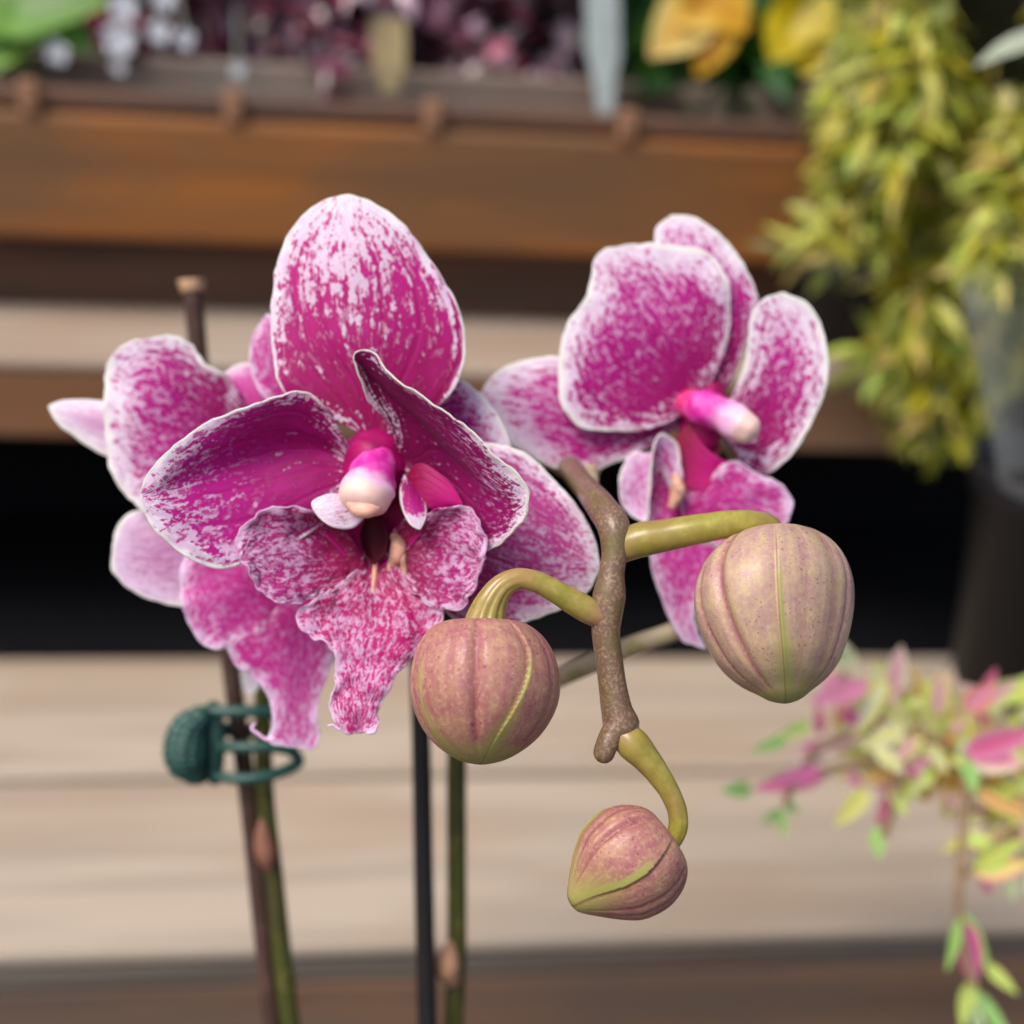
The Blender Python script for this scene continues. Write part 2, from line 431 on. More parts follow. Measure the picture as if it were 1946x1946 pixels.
brownf = wood_mat('lower_edge_wood', lin(134, 102, 80), lin(112, 88, 72), lin(106, 92, 82), blot=.6)
midf = wood_mat('brown_grey_edge_wood', lin(124, 100, 82), lin(108, 86, 68), lin(126, 84, 54), blot=.8)
orange = wood_mat('orange_stained_wood', lin(152, 96, 46), lin(130, 84, 46), lin(106, 82, 60), blot=.7, rough=.5)
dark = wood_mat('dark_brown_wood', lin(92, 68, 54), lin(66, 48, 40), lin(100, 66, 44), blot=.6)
brown = wood_mat('top_rail_wood', lin(100, 78, 66), lin(80, 62, 52), lin(110, 76, 56), blot=.6)
greyrail = wood_mat('grey_rail_wood', lin(150, 138, 126), lin(124, 112, 102), lin(120, 100, 88), blot=.6)
void = simple('black_shade_board', (.004, .004, .005, 1), .9, .1)
A0, A1 = -.9, 1.1
board('top_board', A0, A1, ql0 - .001, qls - .0022, zl - .006, zl, pale, .002)
board('top_board', A0, A1, qls + .0022, ql1, zl - .006, zl - .0005, pale, .002)
board('edge_board', A0, A1, ql0, ql0 + .017, zl - .0170, zl - .0064, greyf, .002)
board('skirt_board', A0, A1, ql0 + .001, ql0 + .017, zl - .36, zl - .0172, brownf, .003)
# shade under the middle step, as added boards coloured near black
board('shade_back_panel', A0, A1, ql1 + .16, ql1 + .18, zl - .1, zmb + .02, void)
board('shade_floor_panel', A0, A1, ql1 + .001, ql1 + .16, zl - .022, zl - .006, void)
# middle step
AM = a_of(hit_q(1860, 760, qm0)); AU = a_of(hit_q(1610, 360, qu0))
board('edge_board', A0, AM, qm0, qm0 + .018, zmb, zm - .0054, midf, .002)
board('step_board', A0, AM, qm0 - .001, qm1 + .03, zm - .005, zm, palem, .002)
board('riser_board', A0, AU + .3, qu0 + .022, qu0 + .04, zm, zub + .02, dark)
board('fascia_board', A0, AU, qu0, qu0 + .02, zub, zu - .0005, orange, .003)
board('shelf_board', A0, AU + .3, qu0 + .0205, qu1 + .40, zu - .02, zu, brown, .002)
# low rail on the shelf edge with clips
zr = hit_q(XC, 208, qu0 + .012).z
board('rail', A0, AU, qu0 + .004, qu0 + .018, zu + .0005, zr, brown, .002)
q2 = qu0 + .045
board('rail', A0, AU, q2, q2 + .012, zu + .0005, hit_q(XC, 146, q2).z, greyrail, .002)
clipm = simple('pale_pink_clip', lin(150, 110, 84), .6, .3, .1)
for xx, yy in ((58, 190), (445, 208), (822, 238), (1190, 262)):
    p = hit_q(xx, yy, qu0 + .002)
    a = a_of(p)
    b = board('clip', a - .004, a + .004, qu0 - .002, qu0 + .0035, zu - .001, zr + .004, clipm, .002)

# ================================================================== THE GROUND AND WHAT IS BEHIND
gm = simple('ground_soil', lin(70, 64, 58), .9, .1, .3, 8)
g = mesh('ground', [(-30, -30, 0), (30, -30, 0), (30, 30, 0), (-30, 30, 0)], [(0, 1, 2, 3)], gm, smooth=False)
tag(g, kind='structure')
wm = simple('dark_backdrop_wall', lin(40, 40, 42), .9, .1, .4, 4)  # dark wall added as the dark background behind the shelf plants
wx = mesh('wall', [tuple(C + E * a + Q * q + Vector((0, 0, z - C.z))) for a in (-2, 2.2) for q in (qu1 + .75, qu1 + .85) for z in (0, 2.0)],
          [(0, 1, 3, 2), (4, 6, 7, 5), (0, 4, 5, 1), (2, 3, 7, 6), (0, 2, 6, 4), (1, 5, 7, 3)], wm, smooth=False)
tag(wx, 'dark backdrop wall behind the plants on the top shelf', 'wall')

# ------------------------------------------------------------------ leaves
class Cloud:
    def __init__(s): s.v = []; s.f = []; s.c = []
    def leaf(s, p, d, up, L, Wd, cc, ce, curl=.25, tipc=None, fold=.25):
        d = d.normalized(); side = d.cross(up)
        if side.length < 1e-4: side = d.cross(Vector((0.3, .5, 1)))
        side.normalize(); n = side.cross(d).normalized()
        b = len(s.v); st = 7
        for i in range(st):
            t = i / (st - 1)
            w = Wd * (math.sin(math.pi * min(1, t ** .75 * .98 + .02)) ** .8)
            if i == st - 1: w = Wd * .04
            c = p + d * (L * t) - n * (curl * L * t * t)
            for j, vv in enumerate((-1, -.5, 0, .5, 1)):
                s.v.append(c + side * (w * vv * .5) + n * (fold * w * abs(vv) * .5))
                m = abs(vv) if 0 < i < st - 1 else .8
                q = [a * (1 - m) + e_ * m for a, e_ in zip(cc, ce)]
                if tipc is not None and t > .65:
                    k = (t - .65) / .35; q = [a * (1 - k) + e_ * k for a, e_ in zip(q, tipc)]
                s.c.append(tuple(q[:3]) + (1,))
        for i in range(st - 1):
            for j in range(4):
                a = b + i * 5 + j; s.f.append((a, a + 1, a + 6, a + 5))
    def twig(s, p0, p1, r, c):
        d = (p1 - p0).normalized(); sd = d.cross(Vector((.2, 1, .3))).normalized(); u = sd.cross(d)
        b = len(s.v)
        for p in (p0, p1):
            for k in range(6):
                a = k * math.pi / 3; s.v.append(p + (sd * math.cos(a) + u * math.sin(a)) * r); s.c.append(tuple(c[:3]) + (1,))
        for k in range(6): s.f.append((b + k, b + (k + 1) % 6, b + 6 + (k + 1) % 6, b + 6 + k))
    def build(s, name, mat, parent): return mesh(name, s.v, s.f, mat, parent, col=s.c)
def rv(): 
    return Vector((random.gauss(0, 1), random.gauss(0, 1), random.gauss(0, 1))).normalized()
leafm = leaf_mat('soft_leaf', .35, .42, .5, .2)
glossm = leaf_mat('glossy_leaf', .1, .22, .9)
def jit(c, a=.15): 
    k = 1 + random.uniform(-a, a); return tuple(min(1, x * k * (1 + random.uniform(-a, a) * .4)) for x in c[:3]) + (1,)

def pot(name, cx, cy, D, r, h, mat, label, cat='plant pot', group=None, rimh=.012):
    base = PD(cx, cy, D)            # centre of the rim
    verts = []; prof = [(r * .72, -h), (r * .93, -rimh * 1.05), (r, -rimh), (r * 1.02, 0), (r * .95, 0), (r * .9, -rimh), (r * .66, -h + .006)]
    seg = 40
    for (rr, z) in prof:
        for k in range(seg):
            a = 2 * math.pi * k / seg; verts.append(base + Vector((rr * math.cos(a), rr * math.sin(a), z)))
    f = [(i*seg+k, i*seg+(k+1) % seg, (i+1)*seg+(k+1) % seg, (i+1)*seg+k) for i in range(len(prof)-1) for k in range(seg)]
    f.append(tuple(range(seg-1, -1, -1))); f.append(tuple((len(prof)-1)*seg+k for k in range(seg)))
    t = empty(name, base - Vector((0, 0, h)), None, label, cat, group)
    o = mesh('pot', verts, f, mat, t)
    return t, base
potm = simple('dark_grey_plastic', lin(60, 61, 66), .5, .4, .1, 50)
potb = simple('black_plastic', lin(24, 24, 28), .5, .3, .1, 50)

# row of dark burgundy foliage plants on the top shelf
BURG = [lin(160, 60, 92), lin(130, 50, 76), lin(180, 96, 124), lin(96, 46, 62), lin(200, 164, 180)]
purple_labels = [
 (120, 'burgundy leaved plant with red glowing leaves on the shelf, beside the bright green leaf'),
 (350, 'burgundy leaved plant sprinkled with white bright spots on the top shelf, second from the left'),
 (560, 'dark burgundy leaved plant on the top shelf, just left of the khaki plant tag'),
 (780, 'greyish mauve leaved plant on the top shelf, just right of the khaki plant tag'),
 (985, 'dusky mauve leaved plant on the top shelf, behind the pale upright plant tag'),
]
for i, (px, lab) in enumerate(purple_labels):
    q = q2 + .12
    base = hit_q(px, 60, q); base.z = zu + .001
    t = empty('burgundy_plant', base, None, lab, 'plant', 'burgundy plants along the top shelf')
    # small pot hidden behind the rail
    seg = 24; vv = []
    for rr, z in ((.028, 0), (.038, .045), (.036, .045), (.030, .01)):
        for k in range(seg):
            a = 2 * math.pi * k / seg; vv.append(base + Vector((rr * math.cos(a), rr * math.sin(a), z)))
    ff = [(a*seg+k, a*seg+(k+1) % seg, (a+1)*seg+(k+1) % seg, (a+1)*seg+k) for a in range(3) for k in range(seg)]
    ff.append(tuple(range(seg))); mesh('pot', vv, ff, potb, t)
    c = Cloud(); st = Cloud()
    for s_ in range(44):
        d = Vector((random.uniform(-.75, .75), random.uniform(-.55, .7), random.uniform(-.05, 1))).normalized()
        Ls = random.uniform(.06, .13); p = base + Vector((0, 0, .035)); last = p
        for j in range(9):
            f_ = (j + 1) / 9
            nx = p + d * (Ls * f_) + Vector((d.x, d.y, 0)) * (.03 * f_ * f_) - Vector((0, 0, .025 * f_ ** 3))
            st.twig(last, nx, .0011, lin(90, 40, 50)); last = nx
            for q_ in range(3):
                cc = jit(random.choice(BURG), .3)
                r_ = random.random()
                if i >= 3 and r_ < .45: cc = jit(lin(190, 164, 180), .25)
                if i == 0 and r_ < .5: cc = jit(lin(176, 76, 104), .25)
                c.leaf(nx, (rv() + d * .6), rv() + Vector((0, 0, 1.4)), random.uniform(.012, .02), random.uniform(.008, .013), cc, tuple(x * .85 for x in cc), .3)
    for k_ in range(430):
        nx = base + E * random.gauss(0, .034) + Q * random.uniform(-.055, .05) + Vector((0, 0, random.uniform(.002, .10)))
        cc = jit(random.choice(BURG), .3)
        if random.random() < (.12, .15, .1, .35, .35)[i]: cc = jit(lin(196, 172, 190), .2)  # some leaves coloured pale to stand in for bright highlights
        c.leaf(nx, rv(), rv() + Vector((0, -.6, 1.2)), random.uniform(.012, .02), random.uniform(.008, .013), cc, tuple(x * .85 for x in cc), .3)
    c.build('foliage', glossm, t); st.build('stem', leafm, t)
# pale petal shapes added to stand in for blurred bright highlights
glintm = N('pale_highlight'); glintm.b.inputs['Base Color'].default_value = (.6, .62, .68, 1); glintm.b.inputs['Roughness'].default_value = .25
glintm = glintm.m
fl = empty('highlight_spots', hit_q(250, 60, q2 + .03) , None, 'pale spots standing in for blurred highlights over the rail of the top shelf, far left', 'highlight stand-ins')
for (x, y, r_) in ((235, 12, .0062), (226, 74, .0072), (303, 60, .0052), (352, 74, .0042), (108, 100, .005), (225, 128, .003), (452, 132, .0032), (312, -4, .005)):
    p = hit_q(x, y, q2 - .022); vv = []; ff = []
    for k in range(5):
        a = k * 1.2566 + random.random() * .3; b = len(vv)
        dd = Vector((math.cos(a), -.25, math.sin(a))); sd_ = Vector((-math.sin(a), 0, math.cos(a)))
        for t_, w_ in ((0, .12), (.35, .42), (.7, .5), (1, .16)):
            for s_ in (-1, 0, 1):
                vv.append(p + dd * r_ * t_ + sd_ * r_ * w_ * s_ + Vector((0, .2 * r_ * abs(s_), 0)))
        for a_ in range(3):
            for j in range(2): q0 = b + a_ * 3 + j; ff.append((q0, q0 + 1, q0 + 4, q0 + 3))
    mesh('blossom_or_glint', vv, ff, glintm, fl)
stc = Cloud()
for (x, y, x2, y2) in ((228, 128, 228, 20), (300, 62, 290, -40), (352, 74, 330, -40), (108, 100, 130, -40), (452, 132, 450, 20), (228, 20, 230, -60)):
    stc.twig(hit_q(x, y, q2 - .02), hit_q(x2, y2, q2 + .02), .001, lin(150, 150, 140))
stc.build('stem', leafm, fl)  # twigs added to carry the highlight spots

# bright green leaf plant at the left end
gp = hit_q(10, 60, q2 + .02)
t = empty('green_leaf_plant', Vector((gp.x, gp.y, zu)), None, 'bright green broad leaved plant at the left end of the top shelf', 'plant')
c = Cloud()
for (x, y, dx, dz, L_) in ((-40, 20, 1, .2, .035), (-60, 40, 1, .3, .06), (-5, 105, .6, 1, .022), (-60, 105, .9, .5, .04), (-40, -20, .9, -.3, .05)):
    c.leaf(hit_q(x, y, q2 - .01), E * dx + Vector((0, -.2, dz)), Vector((.2, -1, .8)), L_, .032, jit(lin(100, 150, 50)), jit(lin(130, 176, 70)), .2)
c.build('foliage', leafm, t)
c = Cloud()
for k in range(5): c.twig(Vector((gp.x, gp.y, zu)) + Vector((-.01 * k, 0, 0)), hit_q(-60 + 20 * k, 60, q2 - .01), .0015, lin(80, 120, 40))
c.build('stem', leafm, t)

# plant tags on the top shelf
def tagstick(name, x0, y0, x1, y1, q, wpx, mat, label):
    a = hit_q(x0, y0, q); b = hit_q(x1, y1, q); w = wpx / F * (a - C).dot(FW)
    d = (b - a).normalized(); sdv = d.cross(Vector((0, -1, 0))).normalized() * (w / 2); th = Vector((0, .0008, 0))
    vs_ = []; L_ = (b - a).length
    for t_, ww in ((0, .95), (.05, 1), (.62, 1), (.72, .75), (1, .45)):
        p = a + d * L_ * t_
        for k in (-1, 1):
            for m_ in (-1, 1): vs_.append(p + sdv * ww * k + th * m_)
    f = []
    for i in range(4):
        b0 = i * 4
        f += [(b0, b0+2, b0+6, b0+4), (b0+1, b0+5, b0+7, b0+3), (b0, b0+4, b0+5, b0+1), (b0+2, b0+3, b0+7, b0+6)]
    f += [(0, 1, 3, 2), (16, 18, 19, 17)]
    o = mesh(name, vs_, f, mat, None, smooth=False); return tag(o, label, 'plant tag')
tagstick('plant_tag', 738, 35, 742, 175, qu0 + .024, 66, simple('khaki_plastic', lin(176, 158, 116), .4, .5, .2, 90), 'khaki plant tag standing among burgundy leaves on the top shelf')
tagstick('plant_tag', 1142, -80, 1150, 215, qu0 + .026, 66, simple('pale_grey_plastic', lin(178, 190, 190), .35, .5, .15, 60), 'tall pale grey plant tag at the right of the burgundy plants')

# yellow and orange blossoms above the shelf
yf = empty('yellow_flower_plant', Vector(hit_q(1320, 200, q2)[:2] + (zu,)), None, 'yellow and orange blossoms over green leaves right of the pale tag', 'flowering plant')
def fl_petal(cl, x, y, x2, y2, q, w, cc, ce):
    a = hit_q(x, y, q); b = hit_q(x2, y2, q - .012)
    cl.leaf(a, b - a, Vector((0, -1, .25)), (b - a).length, w, cc, ce, .15, fold=.15)
yq = q2 - .03
for nm, lst in (('blossom_or_glint', ((1350, -10, 1240, 100, .027, lin(250, 196, 90), lin(252, 230, 140)), (1355, 0, 1290, 36, .022, lin(250, 190, 70), lin(250, 225, 120)),
                  (1380, 10, 1330, 140, .021, lin(220, 140, 10), lin(240, 190, 20)), (1350, -20, 1420, 55, .022, lin(230, 160, 20), lin(244, 200, 40)), (1360, -10, 1300, -80, .03, lin(250, 170, 60), lin(250, 215, 90)))),
                ('blossom_or_glint', ((1520, 20, 1470, 110, .024, lin(216, 190, 20), lin(236, 214, 40)), (1520, 20, 1545, 140, .026, lin(210, 180, 20), lin(232, 206, 40)), (1520, 20, 1580, 60, .024, lin(214, 190, 30), lin(232, 210, 50)), (1520, 10, 1500, -60, .024, lin(216, 190, 20), lin(236, 214, 40))))):
    c = Cloud()
    for (x, y, x2, y2, w, cc, ce) in lst: fl_petal(c, x, y, x2, y2, yq, w, cc, ce)
    c.build(nm, leafm, yf)
c = Cloud()
for k in range(90):
    x = random.uniform(1180, 1560); y = random.uniform(-60, 190)
    p = hit_q(x, y, q2 + random.uniform(0, .07)); 
    c.leaf(p, rv() + Vector((0, -.3, -.2)), rv() + Vector((0, -.6, 1)), random.uniform(.03, .05), random.uniform(.016, .026), jit(random.choice((lin(50, 92, 50), lin(76, 134, 24), lin(36, 66, 44)))), jit(lin(60, 110, 50)), .3)
c.build('foliage', leafm, yf)
c = Cloud()
for x in (1350, 1520, 1300, 1450):
    c.twig(Vector(hit_q(x, 200, q2 + .02)[:2] + (zu,)), hit_q(x, 0, q2), .002, lin(70, 110, 40))
c.build('stem', leafm, yf)

# ------------------------------------------------------------------ cascading yellow-green plant, right
PAL = [lin(214, 206, 110), lin(190, 200, 90), lin(170, 166, 40), lin(186, 178, 66), lin(140, 140, 28), lin(108, 114, 24), lin(196, 176, 96), lin(206, 190, 44), lin(160, 176, 84), lin(84, 94, 24), lin(128, 132, 30)]
def trail(cl, st, pts, nleaf, L, pal, D, spread=.012, edgec=None, wr=.26):
    q = spline([(x, y, z) for x, y, z in pts], nleaf)
    ps = [PD(a[0], a[1], a[2]) for a in q]
    for i in range(nleaf - 1):
        st.twig(ps[i], ps[i + 1], .0009, lin(120, 110, 50))
        d = (ps[i + 1] - ps[i]).normalized()
        for s_ in range(3):
            dd = (d * .6 + rv() * .85 + Vector((-.15, -.15, -.1)))
            cc = jit(random.choice(pal), .22)
            cl.leaf(ps[i] + rv() * random.uniform(0, .012), dd, rv() * .5 + Vector((0, -.5, 1)), L * random.uniform(.7, 1.25), L * wr * random.uniform(.8, 1.2), cc, tuple(min(1, x * 1.25) for x in cc[:3]), random.uniform(.1, .5))
cas = empty('trailing_plant', PD(1900, -100, .5), None, 'yellow green trailing plant spilling down at the upper right', 'plant')
c = Cloud(); st = Cloud()
starts = []
for k in range(46):
    x0 = random.uniform(1650, 2280); D_ = random.uniform(.45, .60)
    y0 = random.uniform(-260, 40)
    x1 = x0 - random.uniform(20, 150)
    # how far each trail hangs depends on where it starts, giving the stepped outline
    lim = 160 + (x0 - 1560) * 1.15 if x0 < 1900 else 560 + (x0 - 1900) * .5
    y1 = min(lim, 820) * random.uniform(.65, 1.0)
    trail(c, st, [(x0, y0, D_), ((x0 * 2 + x1) / 3, y0 + (y1 - y0) * .35, D_ - .015), (x0 * .4 + x1 * .6 + random.uniform(-20, 20), y0 + (y1 - y0) * .7, D_ - .02), (x1, y1, D_ - .01)],
          int(16 + (y1 - y0) / 24), .018, PAL, D_)
for pts in ([(1850, 200, .44), (1720, 300, .42), (1640, 380, .41), (1570, 455, .40)], [(1860, 250, .44), (1760, 340, .42), (1660, 400, .41), (1610, 450, .40)],
            [(1870, 150, .45), (1750, 260, .43), (1660, 330, .42), (1590, 400, .41)], [(1900, 300, .44), (1800, 420, .43), (1740, 520, .42), (1700, 590, .42)],
            [(1960, 420, .44), (1860, 560, .43), (1760, 640, .42), (1650, 700, .41)], [(1960, 480, .44), (1880, 600, .43), (1800, 700, .42), (1740, 790, .42)],
            [(1960, 550, .45), (1900, 680, .44), (1840, 760, .43), (1790, 830, .43)], [(1980, 560, .45), (1900, 620, .44), (1800, 660, .43), (1690, 690, .42)],
            [(1960, 400, .42), (1850, 500, .41), (1800, 580, .41), (1750, 640, .41)], [(1980, 200, .38), (1930, 300, .37), (1900, 400, .37), (1880, 500, .37)]):
    for q_ in range(2):
        j = [(a + random.uniform(-25, 25), b + random.uniform(-25, 25), d + .06 + random.uniform(-.01, .01)) for a, b, d in pts]
        trail(c, st, j, 30, .018, PAL, .42)
c.build('foliage', leafm, cas); st.build('stem', leafm, cas)
# silver-grey leaf in front, top right
o = Cloud(); o.leaf(PD(2010, 60, .36), PD(1830, 108, .35) - PD(2010, 60, .36), Vector((0, -.4, 1)), .030, .009, lin(176, 188, 160), lin(200, 208, 186), .15)
o.build('pale_leaf', leafm, cas)
hpot, hb = pot('hanging_pot', 2080, -330, .52, .13, .11, potm, 'dark pot above the right corner that the yellow green plant spills from', group=None)

# dark pots at the right
pot('plant_pot', 1690, 470, .56, .052, .085, potb, 'black plastic pot in the shade behind the trailing plant, beside the middle step')
pt, pb = pot('plant_pot', 2050, 885, .40, .033, .085, potb, 'dark grey pot with a raised rim at the right edge, above the pink leaved plant')

# clear plastic cup / sleeve at the right edge
k = N('clear_plastic'); k.b.inputs['Base Color'].default_value = (.8, .84, .8, 1); k.b.inputs['Roughness'].default_value = .12
k.b.inputs['Transmission Weight'].default_value = .0; k.b.inputs['IOR'].default_value = 1.45
tp = k.t.nodes.new('ShaderNodeBsdfTransparent'); mx = k.t.nodes.new('ShaderNodeMixShader'); mx.inputs[0].default_value = .78
lw = k.t.nodes.new('ShaderNodeLayerWeight'); lw.inputs[0].default_value = .35
k.t.links.new(k.math('SUBTRACT', .995, k.math('MULTIPLY', lw.outputs['Facing'], .12)), mx.inputs[0])
k.t.links.new(k.b.outputs[0], mx.inputs[1]); k.t.links.new(tp.outputs[0], mx.inputs[2]); k.t.links.new(mx.outputs[0], k.out.inputs[0])
seg = 48; cc_ = PD(2010, 560, .34); low = PD(2000, 930, .35); vv = []
for t_, rr in ((0, .0262), (.03, .0268), (.06, .026), (.25, .0235), (.5, .0205), (.75, .0172), (1, .0145)):
    p = cc_.lerp(low, t_)
    for q_ in range(seg):
        a = 2 * math.pi * q_ / seg; vv.append(p + Vector((rr * math.cos(a), rr * math.sin(a), 0)))
ff = [(i*seg+q_, i*seg+(q_+1) % seg, (i+1)*seg+(q_+1) % seg, (i+1)*seg+q_) for i in range(6) for q_ in range(seg)]
cup = mesh('plastic_sleeve', vv, ff, k.m); m_ = cup.modifiers.new('s', 'SOLIDIFY'); m_.thickness = .0005
tag(cup, 'clear plastic sleeve cut off by the right edge, over the dark grey pot rim', 'plastic sleeve')

# ------------------------------------------------------------------ pink and yellow variegated plant, lower right
YG = lin(222, 222, 110); GR = lin(164, 204, 90); PK = lin(236, 132, 166); CR = lin(246, 234, 180); HP = lin(226, 84, 140); RD = lin(222, 120, 90); PP = lin(168, 84, 124); LG = lin(150, 196, 110)
vp = empty('pink_leaved_plant', PD(1985, 1500, .31), None, 'pink and yellow variegated leafy plant at the lower right, leaning over the pale boards', 'plant')
c = Cloud(); st = Cloud()
DP = .305
def vl(x, y, x2, y2, w, cc, ce, tip=None, D_=DP, up=None):
    bo = lambda q: tuple(min(.9, v_ * 1.4 + .02) for v_ in q[:3]) + (1,)
    cc, ce = bo(cc), bo(ce); tip = bo(tip) if tip else None
    a = PD(x, y, D_); b = PD(x2, y2, D_ - .004)
    c.leaf(a, b - a, up or (Vector((0, -1, .7)) + rv() * .35), (b - a).length * 1.0, .74 * w / F * D_, cc, ce, random.uniform(.03, .15), tipc=tip, fold=.2)
hand = [
 (1600, 1400, 1690, 1300, 70, CR, YG), (1690, 1320, 1715, 1228, 60, PK, CR), (1680, 1340, 1660, 1260, 50, CR, YG), (1780, 1360, 1790, 1278, 60, PK, YG), (1770, 1370, 1760, 1290, 40, YG, GR),
 (1560, 1300, 1650, 1310, 64, PK, PK), (1590, 1250, 1620, 1240, 40, CR, LG), (1650, 1300, 1540, 1335, 60, PK, PK), (1620, 1290, 1600, 1215, 50, CR, CR), (1640, 1370, 1590, 1355, 40, HP, PK),
 (1660, 1385, 1500, 1440, 50, PK, CR), (1500, 1400, 1430, 1430, 34, LG, LG), (1540, 1375, 1480, 1400, 40, LG, YG),
 (1570, 1475, 1430, 1500, 50, HP, PK), (1430, 1500, 1375, 1502, 44, LG, LG), (1560, 1460, 1460, 1490, 40, HP, PK),
 (1490, 1525, 1520, 1545, 26, LG, LG), (1485, 1540, 1450, 1565, 30, LG, LG), (1485, 1540, 1490, 1590, 26, LG, GR),
 (1705, 1480, 1665, 1595, 52, HP, PK, LG), (1665, 1570, 1672, 1632, 40, LG, GR), (1650, 1500, 1590, 1570, 50, YG, YG), (1700, 1520, 1780, 1470, 46, YG, GR), (1690, 1500, 1725, 1550, 30, YG, GR),
 (1850, 1350, 1940, 1290, 70, PK, GR), (1835, 1350, 1890, 1300, 60, PK, RD), (1930, 1330, 1990, 1280, 70, YG, GR), (1830, 1430, 1970, 1390, 80, HP, PK), (1840, 1440, 1950, 1450, 70, HP, CR),
 (1830, 1400, 1855, 1510, 60, CR, LG, LG), (1840, 1430, 1850, 1510, 50, LG, LG), (1860, 1510, 1960, 1530, 50, RD, YG), (1870, 1520, 1950, 1490, 50, YG, GR), (1850, 1500, 1960, 1560, 40, RD, YG),
 (1870, 1620, 1960, 1570, 70, PK, YG), (1850, 1650, 1940, 1600, 54, YG, GR), (1830, 1590, 1900, 1610, 46, GR, YG), (1850, 1660, 1960, 1640, 60, YG, RD), (1920, 1670, 1925, 1715, 30, CR, LG), (1960, 1660, 1950, 1700, 30, CR, LG),
 (1740, 1400, 1700, 1450, 50, PK, YG), (1660, 1420, 1720, 1470, 46, YG, CR), (1760, 1410, 1800, 1470, 46, CR, YG), (1720, 1380, 1640, 1420, 50, YG, CR), (1730, 1460, 1770, 1440, 46, HP, CR), (1700, 1470, 1640, 1480, 44, RD, YG),
 # hanging shoot
 (1826, 1748, 1860, 1880, 74, PP, HP, PK), (1822, 1745, 1805, 1850, 34, GR, LG), (1832, 1735, 1885, 1850, 34, LG, GR), (1870, 1830, 1935, 1890, 34, GR, YG), (1835, 1870, 1830, 1960, 34, YG, GR), (1850, 1880, 1930, 1990, 40, LG, LG), (1840, 1885, 1870, 1985, 32, LG, CR), (1845, 1850, 1850, 1925, 30, GR, YG),
]
for h in hand:
    x, y, x2, y2, w, cc, ce = h[:7]; vl(x, y, x2, y2, w, jit(cc, .1), jit(ce, .1), h[7] if len(h) > 7 else None, DP + random.uniform(-.008, .01))
for k_ in range(420):
    # dense heart of the plant
    if k_ < 230: x = random.gauss(1730, 66); y = random.gauss(1405, 40)
    else: x = random.uniform(1790, 2080); y = max(1330, random.gauss(1460 + (x - 1790) * .12, 85))
    a = random.random() * 6.28; L_ = random.uniform(30, 70)
    pair = random.choice(((PK, CR), (YG, CR), (CR, YG), (YG, GR), (GR, YG), (RD, YG), (HP, PK), (YG, YG)))
    vl(x, y, x + L_ * math.cos(a), y + L_ * math.sin(a), random.uniform(22, 38), jit(pair[0]), jit(pair[1]), None, DP + random.uniform(.004, .035))
c.build('foliage', leaf_mat('variegated_leaf', .42, .4, .5, .08), vp)
for pts in ([(1835, 1480, .307), (1830, 1600, .303), (1822, 1740, .301), (1850, 1870, .301)], [(1985, 1560, .33), (1850, 1470, .312), (1700, 1440, .309), (1560, 1470, .305)],
            [(1985, 1560, .33), (1800, 1420, .312), (1650, 1350, .307), (1600, 1280, .305)], [(1700, 1440, .309), (1705, 1480, .305), (1680, 1590, .303)], [(1660, 1380, .307), (1560, 1420, .305), (1490, 1530, .303)],
            [(1985, 1560, .33), (1900, 1600, .30), (1850, 1650, .31)]):
    q_ = spline(pts, 16)
    for a, b in zip(q_[:-1], q_[1:]): st.twig(PD(*a), PD(*b), .0011, lin(190, 158, 124))
st.build('stem', leafm, vp)

# ================================================================== THE ORCHID
pet_front = petal_mat('orchid_petal_spotted', solid=.36, fade=.58, dens=.50, scale=.66, wsa=.5, rim=8, stretch=.34, emax=50, vein=.4)
pet_sepal = petal_mat('orchid_sepal_spotted', solid=.22, fade=.62, dens=.36, scale=.60, wsa=.4, inner=(.80, .60, .76, 1), rim=5, stretch=.34, emax=34, vein=.62, mag=lin(200, 26, 138), deep=lin(156, 2, 86))
pet_fold = petal_mat('orchid_petal_folded', solid=.5, fade=.5, dens=.5, scale=.7, wsa=.6, rim=9, stretch=.5, emax=36, deep=lin(124, 0, 72), mag=lin(160, 6, 108), rimcol=lin(240, 240, 224))
pet_pale = petal_mat('orchid_sepal_pale', solid=0, fade=.9, dens=.46, scale=.75, wsa=.4, rim=8, stretch=.34, emax=40, vein=.2, soft=.09, mag=lin(200, 70, 156))
pet_vpale = petal_mat('orchid_sepal_reverse', solid=-.6, fade=.6, dens=.30, rim=14, stretch=.3, emax=40, vein=.22, soft=.22, mag=lin(226, 140, 206), deep=lin(204, 96, 170))
pet_far = petal_mat('orchid_petal_far', solid=.3, fade=.5, dens=.5, inner=(.62, .22, .50, 1), rim=9, stretch=.45, emax=50, vein=.2, scale=.95)
pet_far2 = petal_mat('orchid_petal_far_dense', solid=.18, fade=.62, dens=.47, inner=(.74, .36, .64, 1), scale=.85, rim=12, stretch=.5, emax=70, vein=.45)
lip_m = petal_mat('orchid_lip', solid=.12, fade=.5, dens=.52, rim=3, stretch=.5, emax=16, vein=.14, scale=.9, mag=lin(182, 40, 130), deep=lin(150, 8, 70), rimcol=lin(214, 170, 206), soft=.1, rimu=.58, white=lin(224, 178, 214))
lip_mid = petal_mat('orchid_lip_middle', solid=-.3, fade=.7, dens=.50, rim=3, stretch=.6, emax=14, vein=.2, scale=.85, mag=lin(200, 30, 132), deep=lin(176, 4, 84), rimcol=lin(240, 214, 240), rimu=.58, soft=.08, white=lin(232, 188, 222))
lip_far = petal_mat('orchid_lip_far', solid=0, fade=.8, dens=.6, inner=(.66, .26, .56, 1), rim=6, stretch=.6, emax=30, vein=.16, scale=.8, soft=.12, mag=lin(208, 60, 160), deep=lin(190, 20, 130), white=lin(238, 200, 236), rimcol=lin(240, 220, 240))
